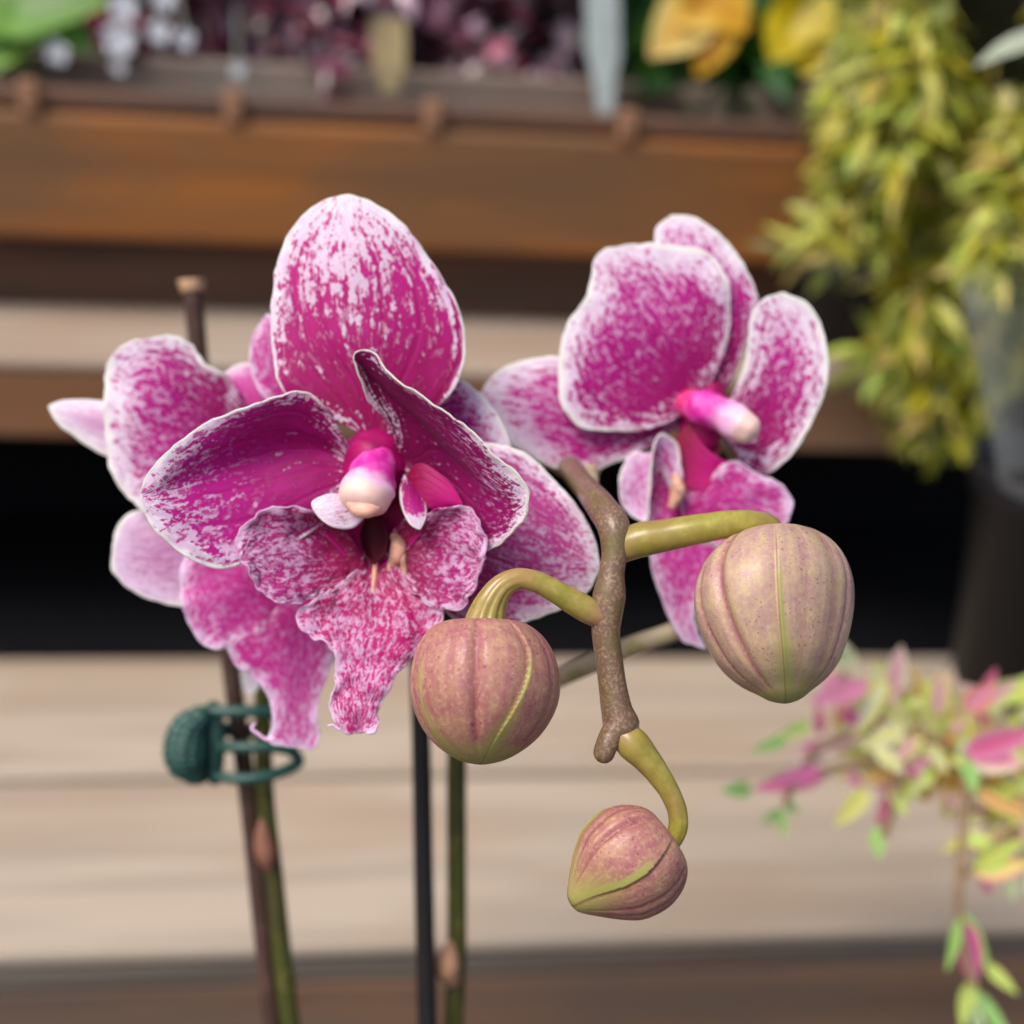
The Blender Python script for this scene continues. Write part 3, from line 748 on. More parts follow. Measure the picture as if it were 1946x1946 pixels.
magm = petal_mat('orchid_deep_magenta', solid=.9, fade=.3, dens=.8, rim=1, emax=4, rimcol=lin(190, 20, 130), white=lin(190, 20, 130), bias=.3, mag=lin(190, 4, 120), deep=lin(130, 0, 50), tr=.1)

def col_mat(name, m0=.62, m1=.90):
    k = N(name); u = k.attr('u'); tc = k.t.nodes.new('ShaderNodeTexCoord').outputs['Object']
    n = k.noise(tc, 500, 3, .5); uu = k.math('ADD', u, k.math('MULTIPLY', k.math('SUBTRACT', n, .5), .22))
    c = k.mix(k.step(uu, .05, .30), lin(206, 20, 100), lin(214, 40, 160))
    c = k.mix(k.step(n, .4, .6, 0, .35), c, lin(226, 120, 190))
    c = k.mix(k.step(uu, m0, m1), c, lin(238, 200, 226))
    c = k.mix(k.step(uu, .80, .98, 0, .6), c, lin(234, 196, 150))
    k.t.links.new(c, k.b.inputs['Base Color']); k.b.inputs['Roughness'].default_value = .5
    k.b.inputs['Subsurface Weight'].default_value = .25; k.b.inputs['Subsurface Radius'].default_value = (.002, .001, .0012); k.b.inputs['Subsurface Scale'].default_value = 1
    k.bump(n, .3, .0002); return k.m
colm = col_mat('orchid_column'); colf = col_mat('orchid_column_far', .45, .98)
budm = bud_mat('bud_pink_brown', lin(160, 94, 100), lin(184, 140, 110), lin(166, 160, 88))
budm2 = bud_mat('bud_tan_pink', lin(172, 130, 128), lin(192, 168, 126), lin(158, 156, 88))
rachm = stem_mat('brown_purple_stem', lin(112, 84, 70), lin(166, 142, 106), lin(106, 94, 52), rough=.32, sp=2000, thr=(.42, .78))
pedm = stem_mat('olive_pedicel', lin(144, 134, 48), lin(176, 164, 80), lin(142, 112, 66), rough=.28, sp=500, thr=(.3, .8), endc=lin(164, 116, 92), e0=-.1, e1=.15)
pedmL = stem_mat('olive_pedicel_ribbed', lin(138, 130, 52), lin(172, 158, 84), lin(166, 126, 84), rough=.26, sp=500, thr=(.3, .8), endc=lin(170, 112, 96), e0=-.05, e1=.16)
greenm = stem_mat('dark_green_stem', lin(70, 74, 30), lin(90, 88, 40), lin(60, 56, 34), rough=.5, sp=300, spec=.2)
tanm = stem_mat('blurred_tan_stem', lin(176, 160, 128), lin(156, 146, 96), None, rough=.5, sp=200)

orch = empty('orchid_plant', P(862, 1946, 1000), None,
             'spotted magenta and white orchid bearing three drooping buds, on the stem by the black stake', 'orchid')
# --- stems
tube('stem', [(852, 2300, 1000, 18), (862, 1946, 1000, 17.5), (868, 1850, 990, 17), (868, 1650, 970, 17), (868, 1440, 950, 17), (880, 1200, 850, 18), (910, 1040, 800, 20),
              (970, 920, 720, 20), (1030, 870, 600, 21), (1078, 886, 450, 22), (1102, 914, 290, 23), (1124, 940, 160, 25), (1146, 968, 70, 29), (1167, 1005, 15, 31), (1168, 1045, 5, 25.5), (1162, 1090, 0, 24.5), (1158, 1128, 0, 31), (1154, 1160, 0, 30), (1151, 1198, 0, 27),
              (1157, 1250, 0, 26), (1165, 1310, -2, 27), (1172, 1350, -4, 30), (1183, 1385, -5, 34), (1190, 1404, -4, 24)], rachm, orch, n=240, seg=40, bump=.05)
greenlow = tube('lower_stem', [(852, 2300, 996, 19), (862, 1946, 996, 19), (868, 1800, 980, 18.5), (868, 1650, 970, 18.5), (868, 1440, 948, 18.5), (878, 1230, 860, 19)], greenm, orch, n=60)
tube('stem_tip', [(1177, 1366, -12, 24), (1164, 1395, -18, 23), (1153, 1416, -22, 21.5), (1148, 1430, -23, 20.5)], rachm, orch, n=24, bump=.04, seed=3)
tube('bract', [(858, 1790, 962, 6), (852, 1815, 955, 20), (850, 1836, 955, 26), (858, 1858, 965, 18)], simple('tan_bract', lin(170, 128, 100), .7, .2), orch, n=20)
tube('flower_stalk', [(1140, 955, 110, 16), (1128, 936, 190, 13), (1124, 912, 320, 14), (1126, 884, 460, 18), (1150, 830, 480, 16)], tanm, orch, n=30)
tube('branch', [(868, 1440, 960, 16), (960, 1350, 780, 18), (1060, 1288, 560, 19), (1120, 1262, 500, 19.5), (1200, 1228, 450, 19), (1300, 1190, 440, 19), (1370, 1120, 500, 19), (1420, 960, 560, 18), (1390, 830, 520, 18)], tanm, orch, n=80)

# --- buds
ridges = lambda u, a: .15 * max(0, min(1, (u - .55) / .3)) * (abs(math.cos(a * 5 + .4)) ** .7 - .6)
b1 = bud('bud', (915, 1186, -34), (914, 1452, -74),
         [(0.06, 8), (0.03, 34), (0.0, 52), (-.012, 68), (.012, 88), (.07, 108), (.16, 126), (.29, 140), (.42, 144), (.55, 140), (.68, 127), (.80, 106), (.90, 76), (.97, 42), (1.0, 10)],
         budm, orch, [lambda t: rad(49) + t * rad(16), lambda t: -rad(35) - rad(6) * math.sin(t * 3.14) + max(0, t - .25) * rad(34), lambda t: rad(178)],
         [(lambda t: rad(6) + t * rad(2), .045, .085), (lambda t: rad(-78), .03, .07), (lambda t: rad(68) + t * rad(8), .016, .05), (lambda t: rad(118), .04, .1), (lambda t: rad(-120), .04, .1), (lambda t: rad(-62), .012, .06), (lambda t: rad(26) + t * rad(8), .008, .08)],
         gd=.05, shift=lambda t: -6 * math.sin(t * 3.1))
b1['label'] = 'rounded pinkish brown bud hanging from the left curved stalk'
tube('pedicel', [(1140, 1172, -4, 22), (1118, 1160, -8, 25), (1090, 1144, -12, 24.5), (1052, 1122, -20, 22), (1015, 1104, -28, 20.5), (985, 1100, -32, 20.5), (956, 1113, -36, 23), (936, 1140, -38, 28), (926, 1168, -36, 35), (922, 1192, -36, 41)],
     pedmL, b1, n=70, seg=70, ridge=ridges, capf=.25)
b2 = bud('bud', (1470, 1010, 40), (1494, 1334, -50),
         [(0.01, 6), (0.0, 30), (.0, 52), (.03, 84), (.10, 116), (.2, 140), (.33, 154), (.45, 153), (.57, 143), (.68, 128), (.78, 110), (.865, 84), (.93, 54), (.975, 33), (1.0, 12)],
         budm2, orch, [lambda t: rad(-4), lambda t: rad(122), lambda t: rad(-124)],
         [(lambda t: rad(50) - t * rad(18), .05, .10), (lambda t: rad(74) - t * rad(8), .03, .07), (lambda t: rad(-50) - t * rad(6), .014, .12), (lambda t: rad(-70), .028, .06), (lambda t: rad(-24), .008, .1), (lambda t: rad(96), .03, .08)],
         gd=.04, shift=lambda t: 9 * math.sin(t * 3.1))
b2['label'] = 'largest tan and pink bud with a pointed green tip, on the right'
tube('pedicel', [(1180, 1040, 20, 30), (1210, 1028, 14, 33), (1267, 1017, 8, 31), (1330, 1005, 2, 28.5), (1385, 996, 4, 26), (1430, 994, 16, 24), (1462, 1004, 34, 24), (1472, 1030, 48, 24)], pedm, b2, n=70, seg=40, capf=.3)
b3 = bud('bud', (1266, 1592, -10), (1086, 1720, -50),
         [(0.03, 5), (0.0, 26), (-.02, 46), (.01, 70), (.09, 90), (.2, 104), (.33, 111), (.46, 109), (.58, 101), (.69, 84), (.79, 64), (.88, 44), (.95, 28), (.99, 15), (1.0, 4)],
         budm, orch, [lambda t: rad(-6) - rad(13) * math.sin(t * 3.1), lambda t: rad(88), lambda t: rad(-150)],
         [(lambda t: rad(36) + rad(6) * t, .045, .08), (lambda t: rad(-52), .02, .06), (lambda t: rad(-68), .02, .06), (lambda t: rad(62), .018, .07)], gd=.05, flip=-1, sscale=.42)
b3['label'] = 'smallest pink and green bud, hanging lowest from the S curved stalk'
tube('pedicel', [(1178, 1392, -14, 22), (1196, 1408, -14, 31), (1228, 1442, -14, 27), (1254, 1476, -14, 22.5), (1276, 1512, -14, 19.5), (1288, 1545, -14, 18.5), (1288, 1574, -12, 18), (1276, 1600, -10, 17)],
     pedm, b3, n=70, seg=44, ridge=lambda u, a: .10 * max(0, min(1, (u - .55) / .3)) * (abs(math.cos(a * 2.5)) ** .6 - .6), capf=.3)

# --- front flower
f1 = empty('flower', P(710, 880, 170), orch, 'largest and sharpest orchid flower at the front left, with speckled white dorsal sepal')
loft('sepal', [
    [(690, 830, 165), (640, 800, 165), (570, 775, 165), (530, 730, 168), (517, 667, 175), (514, 614, 182), (524, 511, 190), (545, 450, 195), (585, 400, 198), (617, 380, 198), (650, 370, 198)],
    [(702, 836, 172), (668, 740, 160), (610, 650, 160), (590, 560, 168), (598, 470, 180), (650, 370, 198)],
    [(712, 838, 174), (692, 740, 158), (672, 640, 150), (664, 530, 158), (655, 440, 175), (650, 370, 198)],
    [(722, 836, 172), (735, 740, 160), (765, 640, 160), (766, 550, 170), (725, 450, 182), (650, 370, 198)],
    [(732, 830, 165), (770, 810, 165), (836, 772, 166), (873, 722, 172), (886, 650, 182), (872, 585, 190), (836, 520, 196), (786, 448, 198), (735, 400, 200), (690, 376, 198), (650, 370, 198)]],
    pet_sepal, f1, ruffle=5, seed=1, nu=90, nv=61)
loft('petal', [
    [(668, 862, 150), (645, 815, 118), (622, 775, 92), (583, 745, 70), (500, 760, 46), (406, 798, 28), (340, 840, 16), (294, 883, 8), (272, 915, 4), (266, 945, 2)],
    [(672, 870, 155), (620, 832, 130), (550, 806, 100), (450, 828, 66), (360, 868, 36), (302, 908, 14), (266, 945, 2)],
    [(676, 884, 160), (600, 858, 150), (515, 866, 128), (420, 892, 92), (330, 926, 40), (290, 940, 14), (266, 945, 2)],
    [(676, 900, 160), (610, 915, 135), (520, 948, 110), (430, 970, 74), (350, 976, 36), (298, 965, 12), (266, 945, 2)],
    [(672, 925, 150), (610, 1000, 120), (540, 1040, 100), (470, 1070, 70), (418, 1081, 50), (370, 1068, 32), (320, 1032, 16), (285, 997, 8), (266, 945, 2)]],
    pet_front, f1, ruffle=6, seed=2, nu=90, nv=61, thick=5)
loft('petal', [
    [(752, 850, 150), (738, 805, 118), (702, 764, 80), (676, 706, 50), (672, 668, 38), (690, 664, 30), (740, 702, 16), (800, 752, 4), (862, 792, -4), (915, 838, -8), (960, 882, -8), (990, 905, -6), (1006, 934, 0)],
    [(760, 862, 152), (760, 830, 132), (742, 780, 112), (722, 728, 92), (760, 758, 72), (820, 806, 56), (872, 846, 44), (930, 892, 26), (975, 922, 12), (1006, 934, 0)],
    [(768, 874, 156), (795, 872, 140), (820, 862, 124), (850, 868, 110), (890, 898, 86), (935, 934, 56), (975, 950, 28), (1006, 934, 0)],
    [(770, 886, 154), (810, 905, 140), (850, 930, 124), (890, 972, 104), (930, 1000, 78), (965, 996, 46), (995, 972, 18), (1006, 934, 0)],
    [(768, 900, 150), (812, 935, 132), (848, 970, 116), (885, 1015, 100), (925, 1046, 86), (950, 1036, 64), (975, 1010, 36), (998, 985, 14), (1006, 934, 0)]],
    pet_fold, f1, ruffle=6, seed=3, nu=90, nv=61, thick=4)
loft('sepal', [
    [(770, 880, 190), (860, 845, 205), (945, 843, 214), (1000, 862, 214), (1052, 910, 212), (1095, 960, 206), (1125, 1010, 200), (1140, 1075, 200)],
    [(780, 920, 188), (880, 920, 196), (980, 930, 196), (1060, 985, 192), (1140, 1075, 200)],
    [(785, 960, 188), (880, 990, 186), (970, 1020, 180), (1060, 1050, 184), (1140, 1075, 200)],
    [(780, 990, 190), (860, 1060, 190), (950, 1100, 184), (1050, 1110, 190), (1140, 1075, 200)],
    [(770, 1020, 196), (820, 1120, 204), (870, 1185, 206), (960, 1190, 204), (1050, 1165, 204), (1115, 1130, 204), (1140, 1075, 200)]],
    pet_pale, f1, ruffle=5, seed=4, nu=80, nv=51)
loft('sepal', [
    [(670, 930, 195), (600, 930, 200), (520, 960, 200), (460, 1000, 200), (430, 1040, 200)],
    [(675, 960, 200), (600, 980, 190), (520, 1000, 190), (430, 1040, 200)],
    [(680, 990, 195), (620, 1060, 200), (540, 1080, 200), (480, 1075, 200), (430, 1040, 200)]], pet_pale, f1, seed=5)
# lip: side lobes, middle lobe, callus
loft('side_lobe', [
    [(660, 1010, 150), (620, 975, 110), (585, 962, 84), (545, 958, 72), (500, 968, 62), (465, 996, 54), (447, 1030, 50), (455, 1064, 48)],
    [(672, 1030, 160), (620, 1010, 128), (560, 1005, 98), (500, 1020, 70), (455, 1064, 48)],
    [(684, 1050, 168), (630, 1050, 138), (570, 1050, 106), (510, 1060, 74), (455, 1064, 48)],
    [(690, 1070, 165), (640, 1090, 132), (590, 1098, 104), (520, 1100, 72), (455, 1064, 48)],
    [(694, 1095, 155), (650, 1120, 124), (600, 1135, 96), (550, 1152, 76), (508, 1138, 58), (476, 1102, 50), (455, 1064, 48)]],
    lip_m, f1, ruffle=14, rfreq=.032, seed=6, nu=70, nv=51)
loft('side_lobe', [
    [(745, 1010, 150), (778, 985, 120), (810, 970, 92), (845, 956, 72), (885, 964, 62), (912, 990, 56), (926, 1030, 54), (924, 1065, 54)],
    [(745, 1030, 162), (790, 1010, 134), (840, 1000, 102), (890, 1020, 74), (924, 1065, 54)],
    [(745, 1050, 168), (795, 1048, 144), (845, 1046, 112), (890, 1055, 80), (924, 1065, 54)],
    [(745, 1072, 164), (795, 1090, 134), (840, 1108, 108), (885, 1105, 78), (924, 1065, 54)],
    [(745, 1095, 156), (790, 1130, 122), (830, 1160, 98), (872, 1156, 78), (905, 1120, 62), (924, 1065, 54)]],
    lip_m, f1, ruffle=14, rfreq=.032, seed=7, nu=70, nv=51)
loft('lip', [
    [(688, 1050, 172), (668, 1090, 142), (630, 1120, 112), (592, 1142, 92), (562, 1172, 84), (578, 1200, 80), (612, 1214, 78), (636, 1250, 72), (634, 1300, 66), (626, 1335, 62), (634, 1366, 60), (650, 1386, 60), (678, 1396, 60)],
    [(700, 1050, 180), (688, 1100, 148), (666, 1150, 116), (648, 1190, 96), (654, 1240, 80), (658, 1300, 66), (660, 1360, 58), (678, 1396, 60)],
    [(712, 1050, 184), (714, 1100, 152), (712, 1160, 118), (706, 1210, 92), (698, 1260, 76), (690, 1320, 62), (680, 1396, 60)],
    [(724, 1050, 180), (744, 1100, 148), (762, 1150, 118), (768, 1190, 98), (748, 1240, 82), (718, 1300, 68), (700, 1360, 60), (678, 1396, 60)],
    [(740, 1050, 172), (772, 1085, 144), (812, 1120, 118), (845, 1155, 104), (832, 1200, 98), (796, 1236, 90), (768, 1268, 80), (738, 1310, 72), (722, 1348, 66), (716, 1385, 62), (678, 1396, 60)]],
    lip_mid, f1, ruffle=13, rfreq=.035, seed=8, nu=100, nv=61)
magr = simple('deep_magenta_throat', lin(150, 0, 84), .5, .3, .25, 300)
dkm = simple('throat_hole_shade', lin(70, 4, 24), .6, .2)  # dark colour stands for the shade inside the throat hole
loft('throat', [[(694, 985, 150), (682, 1020, 146), (692, 1052, 144), (712, 1072, 140)], [(708, 975, 165), (706, 1020, 168), (708, 1050, 158), (712, 1072, 140)], [(728, 985, 150), (738, 1020, 146), (732, 1052, 144), (712, 1072, 140)]], dkm, f1, nu=24, nv=17)
loft('throat', [[(640, 940, 150), (600, 985, 130), (640, 1040, 140), (700, 1090, 160)], [(715, 930, 190), (705, 980, 190), (704, 1030, 195), (700, 1090, 160)], [(790, 930, 150), (812, 985, 130), (780, 1040, 145), (700, 1090, 160)]], magm, f1, nu=30, nv=25)
yel = simple('yellow_callus', lin(206, 156, 132), .5, .3, .4, 500)
tube('callus', [(750, 1020, 152, 9), (757, 1038, 147, 15), (754, 1056, 148, 14), (750, 1072, 154, 8)], yel, f1, n=20)
tube('callus', [(714, 1062, 158, 5), (712, 1090, 156, 5), (708, 1130, 139, 5), (704, 1175, 113, 3)], yel, f1, n=24)
tube('callus', [(746, 1050, 154, 5), (740, 1086, 157, 6), (732, 1140, 136, 5), (726, 1185, 111, 3)], yel, f1, n=24)
tube('callus', [(764, 1056, 146, 8), (768, 1082, 146, 6), (770, 1108, 138, 3)], yel, f1, n=24)
tube('column', [(722, 850, 172, 26), (718, 872, 150, 34), (710, 895, 124, 40), (702, 918, 102, 46), (695, 936, 86, 48), (690, 950, 76, 45)], colm, f1, n=40, seg=48, ridge=lambda u, a: .07 * math.cos(2 * a + .5) - .05 * math.cos(3 * a) * u, bump=.10, capf=.55)
tube('receptacle', [(730, 830, 215, 30), (722, 856, 200, 62), (712, 890, 192, 70), (712, 930, 196, 60)], magr, f1, n=20, bump=.12, capf=.4)
loft('anther_lobe', [[(650, 940, 100), (615, 942, 84), (592, 956, 76), (602, 978, 72)], [(665, 960, 92), (640, 966, 70), (602, 978, 72)], [(692, 985, 88), (672, 1003, 78), (628, 1000, 70), (602, 978, 72)]], petal_mat('anther_pale', solid=-.5, fade=.4, dens=.34, rim=4, mag=lin(206, 90, 150), soft=.15), f1, nu=30, nv=21, thick=8)
tube('anther_cap', [(668, 960, 60, 10), (684, 968, 54, 15), (702, 969, 55, 15), (714, 966, 62, 10)], simple('cream_anther', lin(222, 172, 150), .5, .4, .2, 400), f1, n=12)
loft('lip_wing', [[(776, 900, 140), (800, 880, 118), (832, 896, 104), (862, 925, 98), (880, 960, 96)], [(774, 925, 130), (810, 930, 104), (850, 948, 94), (880, 960, 96)], [(770, 950, 124), (800, 966, 112), (840, 964, 104), (880, 960, 96)]], magm, f1, nu=34, nv=25, thick=8)
loft('lip_wing', [[(768, 900, 130), (760, 940, 108), (768, 975, 92), (784, 1000, 86), (798, 1006, 86)], [(784, 920, 120), (782, 950, 96), (788, 980, 84), (798, 1006, 86)], [(800, 930, 126), (808, 955, 108), (810, 982, 92), (798, 1006, 86)]], petal_mat('wing_magenta', solid=.55, fade=.3, dens=.1, rim=5, emax=14), f1, nu=34, nv=25, thick=8)
ten = simple('pale_tendril', lin(240, 190, 228), .4, .4)
tube('tendril', [(654, 1386, 60, 4), (642, 1384, 58, 3), (632, 1378, 54, 2.4), (624, 1379, 50, 1.6)], ten, f1, n=16)
tube('tendril', [(700, 1392, 60, 4), (712, 1390, 56, 3), (716, 1380, 52, 2)], ten, f1, n=12)

# --- right flower
f2 = empty('flower', P(1330, 790, 480), orch, 'softly blurred orchid flower turned right, above the right bud')
Z = 400
loft('sepal', [
    [(1330, 770, Z+70), (1300, 680, Z+60), (1262, 560, Z+60), (1244, 490, Z+60), (1248, 430, Z+60), (1275, 409, Z+60)],
    [(1345, 768, Z+70), (1345, 640, Z+40), (1320, 520, Z+45), (1290, 440, Z+55), (1275, 409, Z+60)],
    [(1360, 764, Z+70), (1400, 700, Z+60), (1432, 620, Z+60), (1440, 570, Z+60), (1412, 500, Z+60), (1362, 440, Z+60), (1318, 412, Z+60), (1275, 409, Z+60)]],
    pet_far, f2, ruffle=5, seed=11, nu=70)
loft('petal', [
    [(1318, 775, Z+40), (1240, 815, Z+10), (1160, 820, Z-10), (1100, 810, Z-20), (1068, 776, Z-24), (1061, 720, Z-24), (1066, 650, Z-20), (1082, 606, Z-14), (1112, 566, Z-8), (1124, 520, Z-4), (1130, 492, Z), (1150, 472, Z+4)],
    [(1322, 770, Z+46), (1250, 760, Z+20), (1160, 720, Z-4), (1130, 650, Z-12), (1140, 570, Z-6), (1150, 472, Z+4)],
    [(1326, 762, Z+50), (1290, 700, Z+30), (1240, 620, Z+10), (1190, 550, Z+2), (1150, 472, Z+4)],
    [(1332, 756, Z+48), (1340, 680, Z+24), (1320, 590, Z+10), (1260, 520, Z+4), (1150, 472, Z+4)],
    [(1338, 752, Z+44), (1374, 680, Z+30), (1388, 590, Z+26), (1380, 520, Z+20), (1346, 478, Z+16), (1280, 466, Z+12), (1205, 462, Z+8), (1150, 472, Z+4)]],
    pet_far2, f2, ruffle=7, seed=12, nu=80, nv=51, thick=5)
loft('sepal', [
    [(1318, 770, Z+60), (1240, 740, Z+50), (1150, 690, Z+40), (1060, 676, Z+34), (990, 686, Z+30), (945, 706, Z+30), (905, 760, Z+30)],
    [(1318, 786, Z+60), (1220, 790, Z+40), (1100, 776, Z+20), (1000, 762, Z+20), (905, 760, Z+30)],
    [(1312, 800, Z+60), (1240, 846, Z+44), (1170, 880, Z+40), (1100, 902, Z+36), (1030, 880, Z+34), (960, 836, Z+32), (905, 760, Z+30)]],
    petal_mat('orchid_sepal_right', solid=.2, fade=.6, dens=.46, scale=.8, inner=(.66, .28, .55, 1), rim=8, stretch=.3, emax=50, vein=.25, soft=.08), f2, ruffle=5, seed=13, nu=70)
loft('petal', [
    [(1374, 790, Z+40), (1398, 735, Z+24), (1415, 690, Z+14), (1422, 640, Z+6), (1426, 602, Z), (1450, 568, Z-4), (1490, 556, Z-6)],
    [(1376, 800, Z+40), (1430, 760, Z+20), (1466, 700, Z+10), (1480, 620, Z), (1490, 556, Z-6)],
    [(1378, 815, Z+38), (1460, 810, Z+20), (1520, 740, Z+4), (1530, 640, Z-4), (1490, 556, Z-6)],
    [(1380, 835, Z+34), (1450, 905, Z+24), (1500, 870, Z+12), (1545, 800, Z+4), (1574, 720, Z-2), (1568, 640, Z-6), (1540, 580, Z-8), (1490, 556, Z-6)]],
    pet_far2, f2, ruffle=5, seed=14, nu=70, nv=41)
tube('column', [(1310, 770, Z+30, 30), (1335, 775, Z, 34), (1372, 788, Z-34, 33), (1404, 806, Z-60, 34), (1420, 815, Z-68, 29)], colf, f2, n=40, seg=36, bump=.10, capf=.8)
tube('receptacle', [(1350, 750, Z+70, 30), (1340, 790, Z+62, 48), (1330, 830, Z+60, 40)], magr, f2, n=20, bump=.1)
loft('lip_wing', [[(1310, 800, Z+20), (1340, 850, Z), (1370, 872, Z-10), (1400, 880, Z-10)], [(1290, 830, Z+20), (1320, 890, Z+10), (1400, 880, Z-10)], [(1280, 860, Z+20), (1310, 930, Z+10), (1370, 930, Z), (1400, 880, Z-10)]], magm, f2, nu=30, nv=21)
loft('side_lobe', [
    [(1300, 950, Z+10), (1295, 880, Z-10), (1280, 838, Z-26), (1256, 826, Z-34), (1245, 850, Z-34), (1238, 920, Z-24), (1228, 992, Z-14)],
    [(1300, 960, Z+14), (1270, 900, Z+10), (1240, 860, Z), (1224, 900, Z), (1215, 950, Z), (1228, 992, Z-14)],
    [(1300, 985, Z+10), (1240, 880, Z+20), (1205, 858, Z+10), (1178, 900, Z), (1178, 945, Z-6), (1196, 976, Z-10), (1228, 992, Z-14)]],
    petal_mat('lip_far_pale', solid=-.2, fade=.8, dens=.42, rim=9, stretch=.6, emax=30, soft=.12, mag=lin(204, 80, 168), deep=lin(196, 40, 150), white=lin(238, 206, 236)), f2, ruffle=5, seed=15, nu=50)
loft('side_lobe', [
    [(1290, 940, Z+20), (1350, 900, Z), (1395, 876, Z-20), (1440, 900, Z-24), (1484, 918, Z-26), (1506, 950, Z-24), (1500, 985, Z-20)],
    [(1290, 980, Z+20), (1360, 960, Z), (1430, 960, Z-14), (1500, 985, Z-20)],
    [(1290, 1030, Z+20), (1360, 1040, Z+6), (1430, 1040, Z-6), (1478, 1020, Z-14), (1500, 985, Z-20)]],
    lip_far, f2, ruffle=8, rfreq=.03, seed=16, nu=50)
loft('lip', [
    [(1262, 850, Z+44), (1232, 930, Z+34), (1232, 990, Z+24), (1232, 1050, Z+14), (1250, 1120, Z+8), (1276, 1184, Z), (1304, 1222, Z-4), (1345, 1232, Z-6)],
    [(1300, 860, Z+50), (1300, 940, Z+32), (1300, 1020, Z+16), (1296, 1110, Z+6), (1310, 1180, Z), (1345, 1232, Z-6)],
    [(1350, 880, Z+40), (1380, 950, Z+24), (1390, 1010, Z+20), (1380, 1070, Z+14), (1340, 1120, Z+8), (1318, 1166, Z), (1330, 1206, Z-4), (1345, 1232, Z-6)]],
    lip_far, f2, ruffle=7, seed=17, nu=60)
loft('throat', [[(1285, 830, Z+50), (1270, 900, Z+30), (1300, 960, Z+30)], [(1320, 820, Z+60), (1310, 890, Z+50), (1300, 960, Z+30)], [(1370, 840, Z+40), (1350, 910, Z+30), (1300, 960, Z+30)]], magm, f2, nu=30, nv=21)
tube('callus', [(1282, 905, Z-4, 6), (1288, 930, Z-12, 15), (1278, 960, Z-10, 9)], yel, f2, n=18)

# --- flower hidden behind the front one
f3 = empty('flower', P(690, 820, 330), orch, 'orchid flower almost hidden behind the front flower, with a petal edge showing on each side')
loft('petal', [
    [(740, 820, 330), (790, 770, 320), (840, 735, 310), (872, 722, 306), (915, 750, 300), (950, 795, 298), (972, 850, 298)],
    [(740, 850, 330), (820, 820, 316), (900, 810, 300), (972, 850, 298)],
    [(740, 890, 330), (820, 900, 320), (900, 905, 310), (955, 890, 302), (972, 850, 298)]], pet_far, f3, ruffle=4, seed=21, nu=50)
loft('petal', [
    [(640, 820, 340), (540, 780, 340), (490, 740, 340), (474, 690, 340), (480, 640, 340), (508, 596, 340)],
    [(640, 780, 340), (580, 730, 330), (530, 670, 330), (508, 596, 340)],
    [(640, 740, 340), (600, 670, 340), (560, 620, 340), (508, 596, 340)]], lip_far, f3, ruffle=4, seed=22, nu=50)

# --- second plant: left flower
orch2 = empty('orchid_plant', P(545, 1946, 1000), None, 'spotted pink orchid behind on the left, clipped by green plastic to a brown stake', 'orchid')
tube('stem', [(590, 2300, 1010, 18), (552, 1946, 1000, 18), (540, 1850, 995, 18), (522, 1680, 985, 17.5), (503, 1500, 975, 17), (500, 1340, 960, 16), (500, 1200, 900, 16), (520, 1050, 760, 16), (500, 900, 560, 15), (450, 830, 480, 14)], greenm, orch2, n=90)
tube('bract', [(497, 1560, 950, 5), (500, 1590, 945, 16), (506, 1625, 950, 19), (513, 1650, 960, 10)], simple('reddish_bract', lin(136, 92, 74), .6, .2), orch2, n=20)
f4 = empty('flower', P(440, 840, 440), orch2, 'blurred left orchid flower with a broad white edged petal and hanging lip')
Y = 380
loft('petal', [
    [(470, 800, Y+50), (450, 740, Y+30), (420, 706, Y+14), (396, 694, Y+6), (378, 672, Y), (358, 648, Y-4), (325, 637, Y-6), (280, 643, Y-8), (235, 655, Y-8), (206, 684, Y-8), (199, 730, Y-8), (196, 770, Y-8)],
    [(470, 820, Y+56), (420, 780, Y+30), (360, 730, Y+8), (290, 700, Y-4), (230, 720, Y-8), (196, 770, Y-8)],
    [(470, 840, Y+60), (400, 840, Y+34), (320, 820, Y+8), (240, 800, Y-6), (196, 770, Y-8)],
    [(470, 870, Y+56), (400, 900, Y+30), (320, 890, Y+6), (250, 850, Y-6), (196, 770, Y-8)],
    [(470, 920, Y+50), (400, 990, Y+30), (330, 1000, Y+14), (270, 970, Y+4), (234, 938, Y), (210, 896, Y-4), (202, 840, Y-6), (196, 770, Y-8)]],
    pet_far2, f4, ruffle=8, seed=31, nu=80, nv=51, thick=5)
loft('sepal', [
    [(300, 790, Y+60), (220, 766, Y+50), (160, 760, Y+46), (120, 760, Y+44), (92, 772, Y+44)],
    [(300, 830, Y+50), (220, 800, Y+36), (150, 784, Y+36), (92, 772, Y+44)],
    [(300, 900, Y+60), (240, 884, Y+50), (190, 862, Y+46), (140, 830, Y+44), (106, 800, Y+44), (92, 772, Y+44)]],
    pet_vpale, f4, ruffle=3, seed=32, nu=50)
loft('sepal', [
    [(440, 960, Y+60), (350, 950, Y+50), (280, 962, Y+44), (240, 978, Y+40), (220, 1005, Y+38), (213, 1045, Y+38)],
    [(440, 1010, Y+60), (360, 1030, Y+40), (290, 1040, Y+34), (213, 1045, Y+38)],
    [(440, 1060, Y+60), (400, 1150, Y+50), (350, 1154, Y+46), (290, 1140, Y+42), (240, 1115, Y+40), (214, 1085, Y+38), (213, 1045, Y+38)]],
    petal_mat('orchid_sepal_left_pale', solid=-.3, fade=.8, dens=.36, rim=11, stretch=.35, emax=50, vein=.16, soft=.2, mag=lin(196, 110, 170), deep=lin(160, 60, 120), white=lin(232, 206, 232)), f4, ruffle=5, seed=33, nu=60)
